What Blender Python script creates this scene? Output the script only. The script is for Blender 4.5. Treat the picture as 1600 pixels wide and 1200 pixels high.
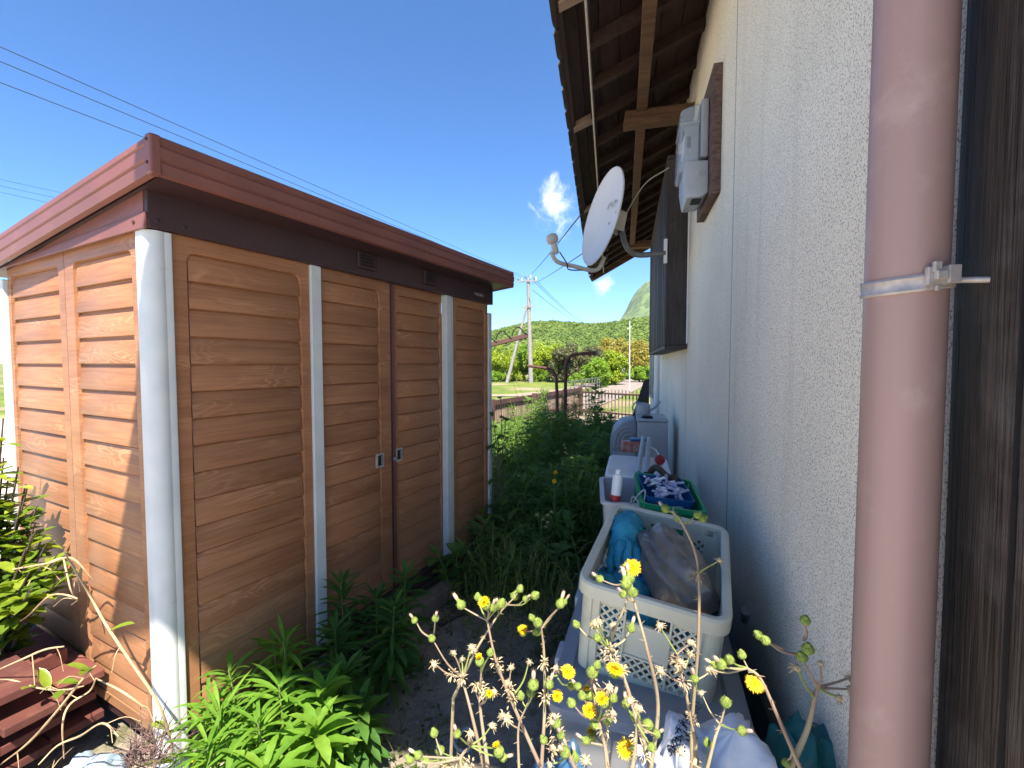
import bpy, bmesh, math, random
import numpy as np
from mathutils import Vector, Matrix
R = math.radians
random.seed(7); rng = np.random.default_rng(7)
for o in list(bpy.data.objects): bpy.data.objects.remove(o)
S = bpy.context.scene; C = S.collection

# ------------------------------------------------------------------ camera
F_PX, PITCH, YAW, HC = 712.32, 0.0455, 0.2473, 1.4
cd = bpy.data.cameras.new('camera'); cam = bpy.data.objects.new('camera', cd); C.objects.link(cam)
cd.sensor_width = 36; cd.lens = F_PX/1600*36; cd.clip_start = .02; cd.clip_end = 9000
cam.location = (0, 0, HC); cam.rotation_euler = (math.pi/2-PITCH, 0, YAW); S.camera = cam
FW = Vector((-math.sin(YAW)*math.cos(PITCH), math.cos(YAW)*math.cos(PITCH), -math.sin(PITCH)))
RT = Vector((math.cos(YAW), math.sin(YAW), 0)); UP = RT.cross(FW)
def at(px, py, Y):
    d = FW+RT*((px-800)/F_PX)-UP*((py-600)/F_PX); return d*(Y/d.y)+Vector((0, 0, HC))
def atz(px, py, z):
    d = FW+RT*((px-800)/F_PX)-UP*((py-600)/F_PX); return d*((z-HC)/d.z)+Vector((0, 0, HC))
# ------------------------------------------------------------------ sun, sky, exposure
SUN = Vector((.265, -.585, 1)).normalized()
SUN_EL = math.asin(SUN.z); SUN_AZ = math.atan2(SUN.x, SUN.y)
sl = bpy.data.lights.new('sun', 'SUN'); so = bpy.data.objects.new('sun', sl); C.objects.link(so)
sl.energy = 4.3; sl.angle = R(.53); sl.color = (1, .91, .78)
so.rotation_euler = (-SUN).to_track_quat('-Z', 'Y').to_euler(); so.location = (3, -8, 12)
S.view_settings.view_transform = 'Standard'; S.view_settings.look = 'None'
S.view_settings.exposure = 1.8; S.view_settings.gamma = 1
S.cycles.diffuse_bounces = 7; S.cycles.max_bounces = 12
wd = bpy.data.worlds.new('World'); S.world = wd; wd.use_nodes = True
nt = wd.node_tree; nt.nodes.clear()
def N(t, kind, **kw):
    n = t.nodes.new(kind)
    for k, v in kw.items(): setattr(n, k, v)
    return n
sky = N(nt, 'ShaderNodeTexSky', sky_type='NISHITA', sun_disc=False, sun_elevation=SUN_EL, sun_rotation=SUN_AZ)
sky.air_density = .72; sky.dust_density = .0; sky.ozone_density = 6.0; sky.altitude = 20
bg = N(nt, 'ShaderNodeBackground'); bg.inputs['Strength'].default_value = .088
wo = N(nt, 'ShaderNodeOutputWorld'); nt.links.new(bg.outputs[0], wo.inputs[0])
tc = N(nt, 'ShaderNodeTexCoord')
# small wisps of cloud low in the north: distance of the view direction from a few cloud centres, broken up by noise
noi = N(nt, 'ShaderNodeTexNoise'); noi.inputs['Scale'].default_value = 17; noi.inputs['Detail'].default_value = 9
noi.inputs['Roughness'].default_value = .62; noi.inputs['Distortion'].default_value = .9
nt.links.new(tc.outputs['Generated'], noi.inputs['Vector'])
last = None
for (dx, dy, dz, rad, amt) in [(*(at(868, 318, 10)-Vector((0, 0, HC))).normalized(), .10, .50), (*(at(942, 442, 10)-Vector((0, 0, HC))).normalized(), .06, .5),
                               (.8, .5, .3, .1, 1), (-.9, -.3, .25, .12, 1), (.3, -.9, .3, .1, 1), (.9, -.35, .28, .12, 1)]:
    d = Vector((dx, dy, dz)).normalized()
    dist = N(nt, 'ShaderNodeVectorMath', operation='DISTANCE'); nt.links.new(tc.outputs['Generated'], dist.inputs[0]); dist.inputs[1].default_value = d
    mr = N(nt, 'ShaderNodeMapRange'); mr.inputs['From Min'].default_value = 0; mr.inputs['From Max'].default_value = rad
    mr.inputs['To Min'].default_value = amt; mr.inputs['To Max'].default_value = 0; nt.links.new(dist.outputs['Value'], mr.inputs['Value'])
    if last is None: last = mr.outputs[0]
    else:
        mx = N(nt, 'ShaderNodeMath', operation='MAXIMUM'); nt.links.new(last, mx.inputs[0]); nt.links.new(mr.outputs[0], mx.inputs[1]); last = mx.outputs[0]
ml = N(nt, 'ShaderNodeMath', operation='ADD'); nt.links.new(noi.outputs['Fac'], ml.inputs[0]); nt.links.new(last, ml.inputs[1])
cr = N(nt, 'ShaderNodeMapRange'); cr.inputs['From Min'].default_value = .74; cr.inputs['From Max'].default_value = 1.15; cr.interpolation_type = 'SMOOTHSTEP'
gate = N(nt, 'ShaderNodeMath', operation='MULTIPLY'); gt = N(nt, 'ShaderNodeMath', operation='GREATER_THAN'); gt.inputs[1].default_value = .001
nt.links.new(last, gt.inputs[0]); nt.links.new(ml.outputs[0], cr.inputs['Value']); nt.links.new(cr.outputs[0], gate.inputs[0]); nt.links.new(gt.outputs[0], gate.inputs[1])
mix = N(nt, 'ShaderNodeMix', data_type='RGBA'); nt.links.new(gate.outputs[0], mix.inputs[0]); hs = N(nt, 'ShaderNodeHueSaturation'); hs.inputs['Saturation'].default_value = 1.16; nt.links.new(sky.outputs[0], hs.inputs['Color']); nt.links.new(hs.outputs[0], mix.inputs[6]); mix.inputs[7].default_value = (5.6, 5.7, 5.9, 1)
nt.links.new(mix.outputs[2], bg.inputs['Color'])

# ------------------------------------------------------------------ material helpers
def pmat(name, c1, c2=None, scale=6, rough=.6, bump=0, bscale=None, detail=6, spec=.35, metal=0, stretch=None, coords='Object', lo=.35, hi=.65, rnd=0, rvar=0, trans=0, wear=None):
    m = bpy.data.materials.new(name); m.use_nodes = True; t = m.node_tree; p = t.nodes['Principled BSDF']
    p.inputs['Roughness'].default_value = rough; p.inputs['Metallic'].default_value = metal; p.inputs['Specular IOR Level'].default_value = spec
    if trans: p.inputs['Transmission Weight'].default_value = trans
    tcn = N(t, 'ShaderNodeTexCoord'); vec = tcn.outputs[coords]
    if stretch:
        mp = N(t, 'ShaderNodeMapping'); mp.inputs['Scale'].default_value = stretch; t.links.new(vec, mp.inputs['Vector']); vec = mp.outputs[0]
        if rnd:
            oi = N(t, 'ShaderNodeObjectInfo'); sc = N(t, 'ShaderNodeMath', operation='MULTIPLY'); sc.inputs[1].default_value = rnd
            t.links.new(oi.outputs['Random'], sc.inputs[0]); cb = N(t, 'ShaderNodeCombineXYZ')
            for k in range(3): t.links.new(sc.outputs[0], cb.inputs[k])
            t.links.new(cb.outputs[0], mp.inputs['Location'])
    c2 = c2 or tuple(x*.75 for x in c1)
    n = N(t, 'ShaderNodeTexNoise'); n.inputs['Scale'].default_value = scale; n.inputs['Detail'].default_value = detail; t.links.new(vec, n.inputs['Vector'])
    mr = N(t, 'ShaderNodeMapRange'); mr.inputs['From Min'].default_value = lo; mr.inputs['From Max'].default_value = hi; t.links.new(n.outputs['Fac'], mr.inputs['Value'])
    mx = N(t, 'ShaderNodeMix', data_type='RGBA'); t.links.new(mr.outputs[0], mx.inputs[0]); mx.inputs[6].default_value = (*c1, 1); mx.inputs[7].default_value = (*c2, 1)
    out = mx.outputs[2]
    if wear:
        n2 = N(t, 'ShaderNodeTexNoise'); n2.inputs['Scale'].default_value = wear[1]; n2.inputs['Detail'].default_value = 9; n2.inputs['Roughness'].default_value = .7
        t.links.new(tcn.outputs[coords], n2.inputs['Vector'])
        m2 = N(t, 'ShaderNodeMapRange'); m2.inputs['From Min'].default_value = wear[2]; m2.inputs['From Max'].default_value = wear[3]; m2.inputs['To Max'].default_value = wear[4]
        t.links.new(n2.outputs['Fac'], m2.inputs['Value'])
        x2 = N(t, 'ShaderNodeMix', data_type='RGBA'); t.links.new(m2.outputs[0], x2.inputs[0]); t.links.new(out, x2.inputs[6]); x2.inputs[7].default_value = (*wear[0], 1); out = x2.outputs[2]
    if rvar:
        oi = N(t, 'ShaderNodeObjectInfo'); v = N(t, 'ShaderNodeMapRange'); v.inputs['To Min'].default_value = 1-rvar; v.inputs['To Max'].default_value = 1+rvar; t.links.new(oi.outputs['Random'], v.inputs['Value'])
        h = N(t, 'ShaderNodeHueSaturation'); t.links.new(v.outputs[0], h.inputs['Value']); t.links.new(out, h.inputs['Color']); out = h.outputs[0]
    t.links.new(out, p.inputs['Base Color'])
    if bump:
        n3 = N(t, 'ShaderNodeTexNoise'); n3.inputs['Scale'].default_value = bscale or scale; n3.inputs['Detail'].default_value = 5; t.links.new(vec, n3.inputs['Vector'])
        b = N(t, 'ShaderNodeBump'); b.inputs['Strength'].default_value = bump; b.inputs['Distance'].default_value = .01; t.links.new(n3.outputs['Fac'], b.inputs['Height']); t.links.new(b.outputs[0], p.inputs['Normal'])
    return m
def leafmat(name, c1, c2, c3=None, tl=.35, rough=.45, spec=.4):
    """leaf: colour drawn per leaf from the 'var' attribute, some light passes through"""
    m = bpy.data.materials.new(name); m.use_nodes = True; t = m.node_tree; p = t.nodes['Principled BSDF']
    a = N(t, 'ShaderNodeAttribute', attribute_name='var'); r = N(t, 'ShaderNodeValToRGB'); t.links.new(a.outputs['Fac'], r.inputs[0])
    r.color_ramp.elements[0].color = (*c1, 1); r.color_ramp.elements[1].color = (*c2, 1)
    if c3: r.color_ramp.elements[1].position = .75; e = r.color_ramp.elements.new(1); e.color = (*c3, 1)
    tcn = N(t, 'ShaderNodeTexCoord'); n = N(t, 'ShaderNodeTexNoise'); n.inputs['Scale'].default_value = 60; t.links.new(tcn.outputs['Object'], n.inputs['Vector'])
    h = N(t, 'ShaderNodeHueSaturation'); mr = N(t, 'ShaderNodeMapRange'); mr.inputs['To Min'].default_value = .72; mr.inputs['To Max'].default_value = 1.28
    t.links.new(n.outputs['Fac'], mr.inputs['Value']); t.links.new(mr.outputs[0], h.inputs['Value']); t.links.new(r.outputs[0], h.inputs['Color'])
    t.links.new(h.outputs[0], p.inputs['Base Color']); p.inputs['Roughness'].default_value = rough; p.inputs['Specular IOR Level'].default_value = spec
    tr = N(t, 'ShaderNodeBsdfTranslucent'); g = N(t, 'ShaderNodeMix', data_type='RGBA', blend_type='MULTIPLY'); g.inputs[0].default_value = 1
    t.links.new(h.outputs[0], g.inputs[6]); g.inputs[7].default_value = (1.5, 1.5, .6, 1); t.links.new(g.outputs[2], tr.inputs['Color'])
    ms = N(t, 'ShaderNodeMixShader'); ms.inputs[0].default_value = tl; t.links.new(p.outputs[0], ms.inputs[1]); t.links.new(tr.outputs[0], ms.inputs[2])
    t.links.new(ms.outputs[0], t.nodes['Material Output'].inputs['Surface'])
    return m
def woodmat():
    """printed wood grain on pressed steel: long streaks plus cathedral figures here and there"""
    m = bpy.data.materials.new('printed_wood'); m.use_nodes = True; t = m.node_tree; p = t.nodes['Principled BSDF']
    p.inputs['Roughness'].default_value = .42; p.inputs['Specular IOR Level'].default_value = .35
    tcn = N(t, 'ShaderNodeTexCoord'); oi = N(t, 'ShaderNodeObjectInfo'); sc = N(t, 'ShaderNodeMath', operation='MULTIPLY'); sc.inputs[1].default_value = 37
    t.links.new(oi.outputs['Random'], sc.inputs[0]); cb = N(t, 'ShaderNodeCombineXYZ')
    for k in range(3): t.links.new(sc.outputs[0], cb.inputs[k])
    def nz(scl, s, det, dist=0):
        mp = N(t, 'ShaderNodeMapping'); mp.inputs['Scale'].default_value = scl; t.links.new(tcn.outputs['Object'], mp.inputs['Vector']); t.links.new(cb.outputs[0], mp.inputs['Location'])
        n = N(t, 'ShaderNodeTexNoise'); n.inputs['Scale'].default_value = s; n.inputs['Detail'].default_value = det; n.inputs['Distortion'].default_value = dist; t.links.new(mp.outputs[0], n.inputs['Vector']); return n, mp
    big, _ = nz((1.2, 1, 9), 1.6, 3)
    str_, _ = nz((1.4, 1, 34), 4.0, 8)
    # cathedral figure: bands of a noise field that is stretched along the plank
    fld, _ = nz((2.2, 1, 11), 1.1, 2, .5)
    mu = N(t, 'ShaderNodeMath', operation='MULTIPLY'); mu.inputs[1].default_value = 95; t.links.new(fld.outputs['Fac'], mu.inputs[0])
    sn = N(t, 'ShaderNodeMath', operation='SINE'); t.links.new(mu.outputs[0], sn.inputs[0])
    bandmask, _ = nz((.9, 1, 5), 2.1, 1)
    bm_ = N(t, 'ShaderNodeMapRange'); bm_.inputs['From Min'].default_value = .52; bm_.inputs['From Max'].default_value = .66; t.links.new(bandmask.outputs['Fac'], bm_.inputs['Value'])
    sm = N(t, 'ShaderNodeMapRange'); sm.inputs['From Min'].default_value = .1; sm.inputs['From Max'].default_value = 1; t.links.new(sn.outputs[0], sm.inputs['Value'])
    fig = N(t, 'ShaderNodeMath', operation='MULTIPLY'); t.links.new(sm.outputs[0], fig.inputs[0]); t.links.new(bm_.outputs[0], fig.inputs[1])
    r = N(t, 'ShaderNodeValToRGB'); t.links.new(str_.outputs['Fac'], r.inputs[0])
    r.color_ramp.elements[0].position = .3; r.color_ramp.elements[0].color = (.25, .108, .050, 1); r.color_ramp.elements[1].position = .68; r.color_ramp.elements[1].color = (.34, .156, .072, 1)
    x1 = N(t, 'ShaderNodeMix', data_type='RGBA', blend_type='SOFT_LIGHT'); x1.inputs[0].default_value = .55; t.links.new(r.outputs[0], x1.inputs[6]); t.links.new(big.outputs['Fac'], x1.inputs[7])
    x2 = N(t, 'ShaderNodeMix', data_type='RGBA'); f2 = N(t, 'ShaderNodeMath', operation='MULTIPLY'); f2.inputs[1].default_value = .6; t.links.new(fig.outputs[0], f2.inputs[0])
    t.links.new(f2.outputs[0], x2.inputs[0]); t.links.new(x1.outputs[2], x2.inputs[6]); x2.inputs[7].default_value = (.47, .25, .125, 1)
    v = N(t, 'ShaderNodeMapRange'); v.inputs['To Min'].default_value = .9; v.inputs['To Max'].default_value = 1.1; t.links.new(oi.outputs['Random'], v.inputs['Value'])
    h = N(t, 'ShaderNodeHueSaturation'); t.links.new(v.outputs[0], h.inputs['Value']); t.links.new(x2.outputs[2], h.inputs['Color'])
    g7 = N(t, 'ShaderNodeNewGeometry'); n7 = N(t, 'ShaderNodeTexNoise'); n7.inputs['Scale'].default_value = 3.5; n7.inputs['Detail'].default_value = 9; n7.inputs['Roughness'].default_value = .7; t.links.new(g7.outputs['Position'], n7.inputs['Vector'])
    m7 = N(t, 'ShaderNodeMapRange'); m7.inputs['From Min'].default_value = .5; m7.inputs['From Max'].default_value = .78; m7.inputs['To Max'].default_value = .35; t.links.new(n7.outputs['Fac'], m7.inputs['Value'])
    s7 = N(t, 'ShaderNodeSeparateXYZ'); t.links.new(g7.outputs['Position'], s7.inputs[0]); a7 = N(t, 'ShaderNodeMath', operation='MULTIPLY_ADD'); t.links.new(n7.outputs['Fac'], a7.inputs[0]); a7.inputs[1].default_value = -.9; t.links.new(s7.outputs['Z'], a7.inputs[2])
    q7 = N(t, 'ShaderNodeMapRange'); q7.inputs['From Min'].default_value = .1; q7.inputs['From Max'].default_value = -.3; q7.inputs['To Max'].default_value = .55; t.links.new(a7.outputs[0], q7.inputs['Value'])
    w7 = N(t, 'ShaderNodeMath', operation='MAXIMUM'); t.links.new(m7.outputs[0], w7.inputs[0]); t.links.new(q7.outputs[0], w7.inputs[1])
    x7 = N(t, 'ShaderNodeMix', data_type='RGBA'); t.links.new(w7.outputs[0], x7.inputs[0]); t.links.new(h.outputs[0], x7.inputs[6]); x7.inputs[7].default_value = (.32, .18, .10, 1)
    t.links.new(x7.outputs[2], p.inputs['Base Color'])
    b = N(t, 'ShaderNodeBump'); b.inputs['Strength'].default_value = .12; b.inputs['Distance'].default_value = .003; t.links.new(str_.outputs['Fac'], b.inputs['Height']); t.links.new(b.outputs[0], p.inputs['Normal'])
    return m
def stuccomat():
    m = bpy.data.materials.new('sprayed_stucco'); m.use_nodes = True; t = m.node_tree; p = t.nodes['Principled BSDF']
    p.inputs['Roughness'].default_value = .85; p.inputs['Specular IOR Level'].default_value = .25
    g = N(t, 'ShaderNodeNewGeometry')
    n1 = N(t, 'ShaderNodeTexNoise'); n1.inputs['Scale'].default_value = 230; n1.inputs['Detail'].default_value = 3; t.links.new(g.outputs['Position'], n1.inputs['Vector'])
    n2 = N(t, 'ShaderNodeTexVoronoi'); n2.inputs['Scale'].default_value = 130; t.links.new(g.outputs['Position'], n2.inputs['Vector'])
    n4 = N(t, 'ShaderNodeTexNoise'); n4.inputs['Scale'].default_value = 1.3; n4.inputs['Detail'].default_value = 6; t.links.new(g.outputs['Position'], n4.inputs['Vector'])
    r = N(t, 'ShaderNodeValToRGB'); e = r.color_ramp.elements; e[0].position = .36; e[0].color = (.34, .31, .255, 1); e[1].position = .60; e[1].color = (.88, .81, .68, 1); k = e.new(.46); k.color = (.82, .755, .635, 1)
    t.links.new(n1.outputs['Fac'], r.inputs[0])
    st = N(t, 'ShaderNodeMapRange'); st.inputs['From Min'].default_value = .3; st.inputs['From Max'].default_value = .75; st.inputs['To Min'].default_value = .9; st.inputs['To Max'].default_value = 1.08; t.links.new(n4.outputs['Fac'], st.inputs['Value'])
    h = N(t, 'ShaderNodeHueSaturation'); t.links.new(st.outputs[0], h.inputs['Value']); t.links.new(r.outputs[0], h.inputs['Color']); mp = N(t, 'ShaderNodeMapping'); mp.inputs['Scale'].default_value = (1, 7, .32); t.links.new(g.outputs['Position'], mp.inputs['Vector'])
    n5 = N(t, 'ShaderNodeTexNoise'); n5.inputs['Scale'].default_value = 1.6; n5.inputs['Detail'].default_value = 7; n5.inputs['Roughness'].default_value = .7; t.links.new(mp.outputs[0], n5.inputs['Vector'])
    m5 = N(t, 'ShaderNodeMapRange'); m5.inputs['From Min'].default_value = .52; m5.inputs['From Max'].default_value = .78; m5.inputs['To Max'].default_value = .38; t.links.new(n5.outputs['Fac'], m5.inputs['Value'])
    x5 = N(t, 'ShaderNodeMix', data_type='RGBA'); t.links.new(m5.outputs[0], x5.inputs[0]); t.links.new(h.outputs[0], x5.inputs[6]); x5.inputs[7].default_value = (.46, .43, .36, 1)
    sz = N(t, 'ShaderNodeSeparateXYZ'); t.links.new(g.outputs['Position'], sz.inputs[0]); a6 = N(t, 'ShaderNodeMath', operation='MULTIPLY_ADD'); t.links.new(n4.outputs['Fac'], a6.inputs[0]); a6.inputs[1].default_value = -.8; t.links.new(sz.outputs['Z'], a6.inputs[2])
    m6 = N(t, 'ShaderNodeMapRange'); m6.inputs['From Min'].default_value = .12; m6.inputs['From Max'].default_value = -.12; m6.inputs['To Max'].default_value = .5; t.links.new(a6.outputs[0], m6.inputs['Value'])
    x6 = N(t, 'ShaderNodeMix', data_type='RGBA'); t.links.new(m6.outputs[0], x6.inputs[0]); t.links.new(x5.outputs[2], x6.inputs[6]); x6.inputs[7].default_value = (.44, .39, .31, 1)
    t.links.new(x6.outputs[2], p.inputs['Base Color'])
    ad = N(t, 'ShaderNodeMath', operation='SUBTRACT'); t.links.new(n1.outputs['Fac'], ad.inputs[0]); t.links.new(n2.outputs['Distance'], ad.inputs[1])
    b = N(t, 'ShaderNodeBump'); b.inputs['Strength'].default_value = .55; b.inputs['Distance'].default_value = .003; t.links.new(ad.outputs[0], b.inputs['Height']); t.links.new(b.outputs[0], p.inputs['Normal'])
    return m

M = dict(
 wood=woodmat(), stucco=stuccomat(),
 post=pmat('pale_painted_steel', (.60, .63, .62), (.52, .56, .56), 9, .45, .03, 40, wear=((.35, .33, .28), 14, .62, .75, .5)),
 trim=pmat('red_brown_steel', (.20, .078, .062), (.165, .066, .055), 5, .4, .02, 30, wear=((.28, .12, .09), 9, .6, .75, .5)),
 header=pmat('dark_brown_steel', (.055, .028, .03), (.045, .024, .026), 5, .4, .02, 30),
 black=pmat('black_plastic', (.012, .012, .013), rough=.6),
 steel=pmat('dull_steel', (.38, .37, .36), (.28, .27, .26), 40, .45, .05, metal=.6),
 eavewood=pmat('stained_eave_wood', (.040, .021, .015), (.022, .012, .010), 5, .75, .15, stretch=(8, 1, 8), rnd=9, rvar=.2),
 beamwood=pmat('aged_beam_wood', (.13, .072, .038), (.07, .038, .022), 4, .75, .2, stretch=(1, 9, 9), rnd=9, rvar=.15),
 litwood=pmat('lit_rafter_end', (.30, .22, .17), (.2, .14, .1), 8, .8, .1, rvar=.15),  # rafter ends lightened in colour for the light they catch
 tile=pmat('dark_roof_tile', (.075, .062, .058), (.045, .038, .036), 8, .5, .1, rvar=.25),
 concrete=pmat('concrete', (.36, .35, .32), (.27, .26, .24), 8, .9, .3, 40),
 downpipe=pmat('brown_vinyl_pipe', (.37, .24, .21), (.32, .212, .19), 5, .42, .03, 20, stretch=(3, 3, .22), wear=((.46, .34, .30), 9, .54, .72, .6)),
 clamp=pmat('galvanised_steel', (.5, .46, .42), (.36, .33, .32), 60, .5, .1, metal=.35, wear=((.33, .2, .12), 30, .62, .75, .7)),
 charred=pmat('dark_stained_post', (.058, .044, .036), (.016, .012, .010), 11, .55, .6, 16, detail=12, stretch=(16, 16, .5), spec=.3, wear=((.13, .115, .105), 4, .52, .72, .7)),
 shutter=pmat('dark_shutter_wood', (.055, .042, .037), (.028, .023, .022), 5, .6, .2, stretch=(12, 12, 1), rnd=7, rvar=.25, wear=((.12, .10, .09), 9, .58, .75, .5)),
 dish=pmat('offwhite_dish_paint', (.62, .62, .61), (.56, .56, .55), 3, .45, wear=((.4, .39, .36), 6, .62, .8, .4)),
 dishgrey=pmat('grey_mount_paint', (.16, .17, .17), (.12, .13, .13), 9, .45),
 lnb=pmat('beige_plastic', (.48, .46, .40), (.42, .40, .35), 9, .5),
 metergrey=pmat('meter_grey_plastic', (.30, .33, .36), (.26, .28, .31), 8, .4),
 meterlight=pmat('light_grey_plastic', (.38, .41, .45), (.33, .36, .40), 8, .4),
 board=pmat('brown_meter_board', (.14, .09, .075), (.06, .035, .03), 7, .7, .2, stretch=(4, 1, 12)),
 crate=pmat('cream_crate_plastic', (.68, .66, .52), (.58, .56, .43), 4, .42, .02, 30, wear=((.36, .33, .24), 7, .56, .72, .6)),
 greybin=pmat('grey_bin_plastic', (.30, .31, .33), (.24, .25, .27), 5, .5, .03, 30, wear=((.42, .41, .38), 6, .58, .75, .5)),
 palebin=pmat('pale_bin_plastic', (.46, .47, .50), (.4, .41, .44), 5, .45, wear=((.3, .29, .26), 8, .6, .75, .5)),
 green=pmat('green_basket_plastic', (.015, .32, .14), (.012, .26, .11), 6, .38),
 blue=pmat('blue_tray_plastic', (.012, .10, .27), (.01, .08, .22), 6, .4),
 cloth=pmat('turquoise_cloth', (.05, .34, .45), (.025, .22, .32), 18, .85, .7, 45),
 orange=pmat('faded_orange_plastic', (.5, .13, .05), (.36, .1, .05), 10, .6),
 white=pmat('white_plastic', (.80, .80, .80), (.72, .72, .72), 4, .4, wear=((.5, .48, .44), 9, .6, .75, .5)),
 whitebag=pmat('white_film_bag', (.72, .74, .78), (.62, .65, .70), 6, .35, .25, 25),
 tealbag=pmat('teal_film_bag', (.02, .16, .15), (.015, .12, .12), 6, .4, .2, 25),
 soilbag=pmat('clear_bag_full_of_soil', (.22, .185, .15), (.13, .11, .09), 14, .28, .5, 35, spec=.6, wear=((.42, .40, .37), 11, .56, .72, .6)),
 red=pmat('red_plastic', (.45, .03, .03), rough=.4), redprint=pmat('red_packet', (.42, .09, .06), (.5, .35, .3), 18, .5),
 vinyl=pmat('grey_vinyl_pipe', (.42, .43, .42), (.34, .35, .34), 6, .4),
 violet=pmat('violet_plastic', (.42, .40, .66), (.6, .6, .7), 30, .5),
 ink=pmat('black_print', (.02, .02, .025), rough=.6), inkgrey=pmat('faded_grey_print', (.42, .43, .44), rough=.6),
 rust=pmat('rusty_tube', (.13, .055, .04), (.07, .035, .03), 20, .75, .3),
 fence=pmat('weathered_fence_wood', (.27, .20, .155), (.19, .14, .11), 6, .85, .2, stretch=(4, 4, 1), rvar=.3),
 fencedark=pmat('brown_fence_rail', (.11, .06, .05), (.075, .045, .04), 6, .8, .2, rvar=.2),
 redboard=pmat('red_brown_board', (.13, .042, .032), (.085, .030, .025), 5, .85, .15, 20, rvar=.15, wear=((.24, .10, .07), 6, .5, .7, .7)),
 twig=pmat('dry_vine', (.50, .36, .21), (.36, .25, .14), 30, .8, .2), twigdark=pmat('dry_purple_twig', (.20, .12, .11), (.14, .09, .08), 30, .8),
 straw=pmat('dead_stem', (.42, .35, .22), (.30, .25, .15), 20, .85),
 poleconc=pmat('pole_concrete', (.30, .28, .26), (.22, .205, .195), 4, .85, .1), wire=pmat('cable', (.03, .03, .035), rough=.7),
 stem=pmat('thistle_stem', (.32, .28, .17), (.24, .16, .12), 9, .7, .1, 60), stemgreen=pmat('green_stem', (.22, .27, .07), (.16, .2, .06), 20, .6),
 bud=pmat('thistle_bud', (.25, .32, .06), (.14, .20, .04), 160, .7, .6, 260), budtip=pmat('bud_tip', (.5, .36, .28), (.4, .3, .2), 60, .8),
 petal=pmat('yellow_petal', (.85, .60, .006), (.80, .52, .005), 60, .6), petalcore=pmat('orange_flower_centre', (.80, .42, .004), (.7, .32, .004), 200, .7),
 fluff=pmat('withered_flower', (.50, .40, .25), (.33, .26, .16), 60, .9),
 soil=pmat('soil', (.13, .105, .08), (.07, .055, .042), 30, .95, .8, 60),
 barkm=pmat('bark', (.10, .075, .055), (.06, .045, .035), 9, .9, .5, stretch=(4, 4, 1)),
 stone=pmat('small_stone', (.28, .26, .23), (.18, .17, .15), 12, .9, .3, rvar=.3),
 alum=pmat('aluminium_sash', (.5, .5, .5), (.42, .42, .42), 6, .4, metal=.4), glass=pmat('dark_window_glass', (.03, .035, .04), rough=.08, spec=.6),
 whitepaint=pmat('white_wall_paint', (.75, .75, .74), (.68, .68, .67), 2, .8), rooff=pmat('far_roof', (.16, .17, .19), rough=.7),
 road=pmat('pale_concrete_road', (.27, .23, .195), (.21, .18, .155), 1.2, .9, .1), path=pmat('bare_earth_path', (.34, .25, .19), (.26, .19, .14), 1, .95, .2),
)
L = dict(
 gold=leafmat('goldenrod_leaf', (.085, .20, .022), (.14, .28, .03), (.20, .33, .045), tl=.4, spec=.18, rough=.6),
 goldshade=leafmat('shaded_goldenrod_leaf', (.04, .11, .024), (.075, .17, .032), (.11, .21, .04), tl=.35, spec=.18, rough=.6),  # darker copy of the goldenrod leaf, shade put into its colour
 weed=leafmat('weed_leaf', (.085, .17, .045), (.16, .27, .07), (.27, .34, .11), tl=.45, spec=.18, rough=.6),
 grass=leafmat('grass_blade', (.05, .09, .022), (.10, .13, .035), (.22, .19, .09), tl=.35),
 shrub=leafmat('glossy_shrub_leaf', (.06, .13, .02), (.15, .23, .025), (.30, .36, .04), tl=.35, rough=.25, spec=.6),
 bright=leafmat('bright_tree_leaf', (.20, .28, .015), (.33, .40, .025), (.45, .46, .05), tl=.4),
 lime=leafmat('fresh_green_tree_leaf', (.14, .25, .02), (.23, .36, .03), (.34, .42, .05), tl=.4),
 olive=leafmat('olive_tree_leaf', (.08, .085, .035), (.14, .14, .06), (.24, .21, .09), tl=.3),
 amber=leafmat('amber_tree_leaf', (.24, .22, .04), (.34, .29, .05), (.34, .38, .06), tl=.35),
 forest=leafmat('hill_wood_leaf', (.09, .15, .035), (.16, .23, .05), (.28, .32, .08), tl=.3, rough=.8, spec=.1),
)

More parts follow.
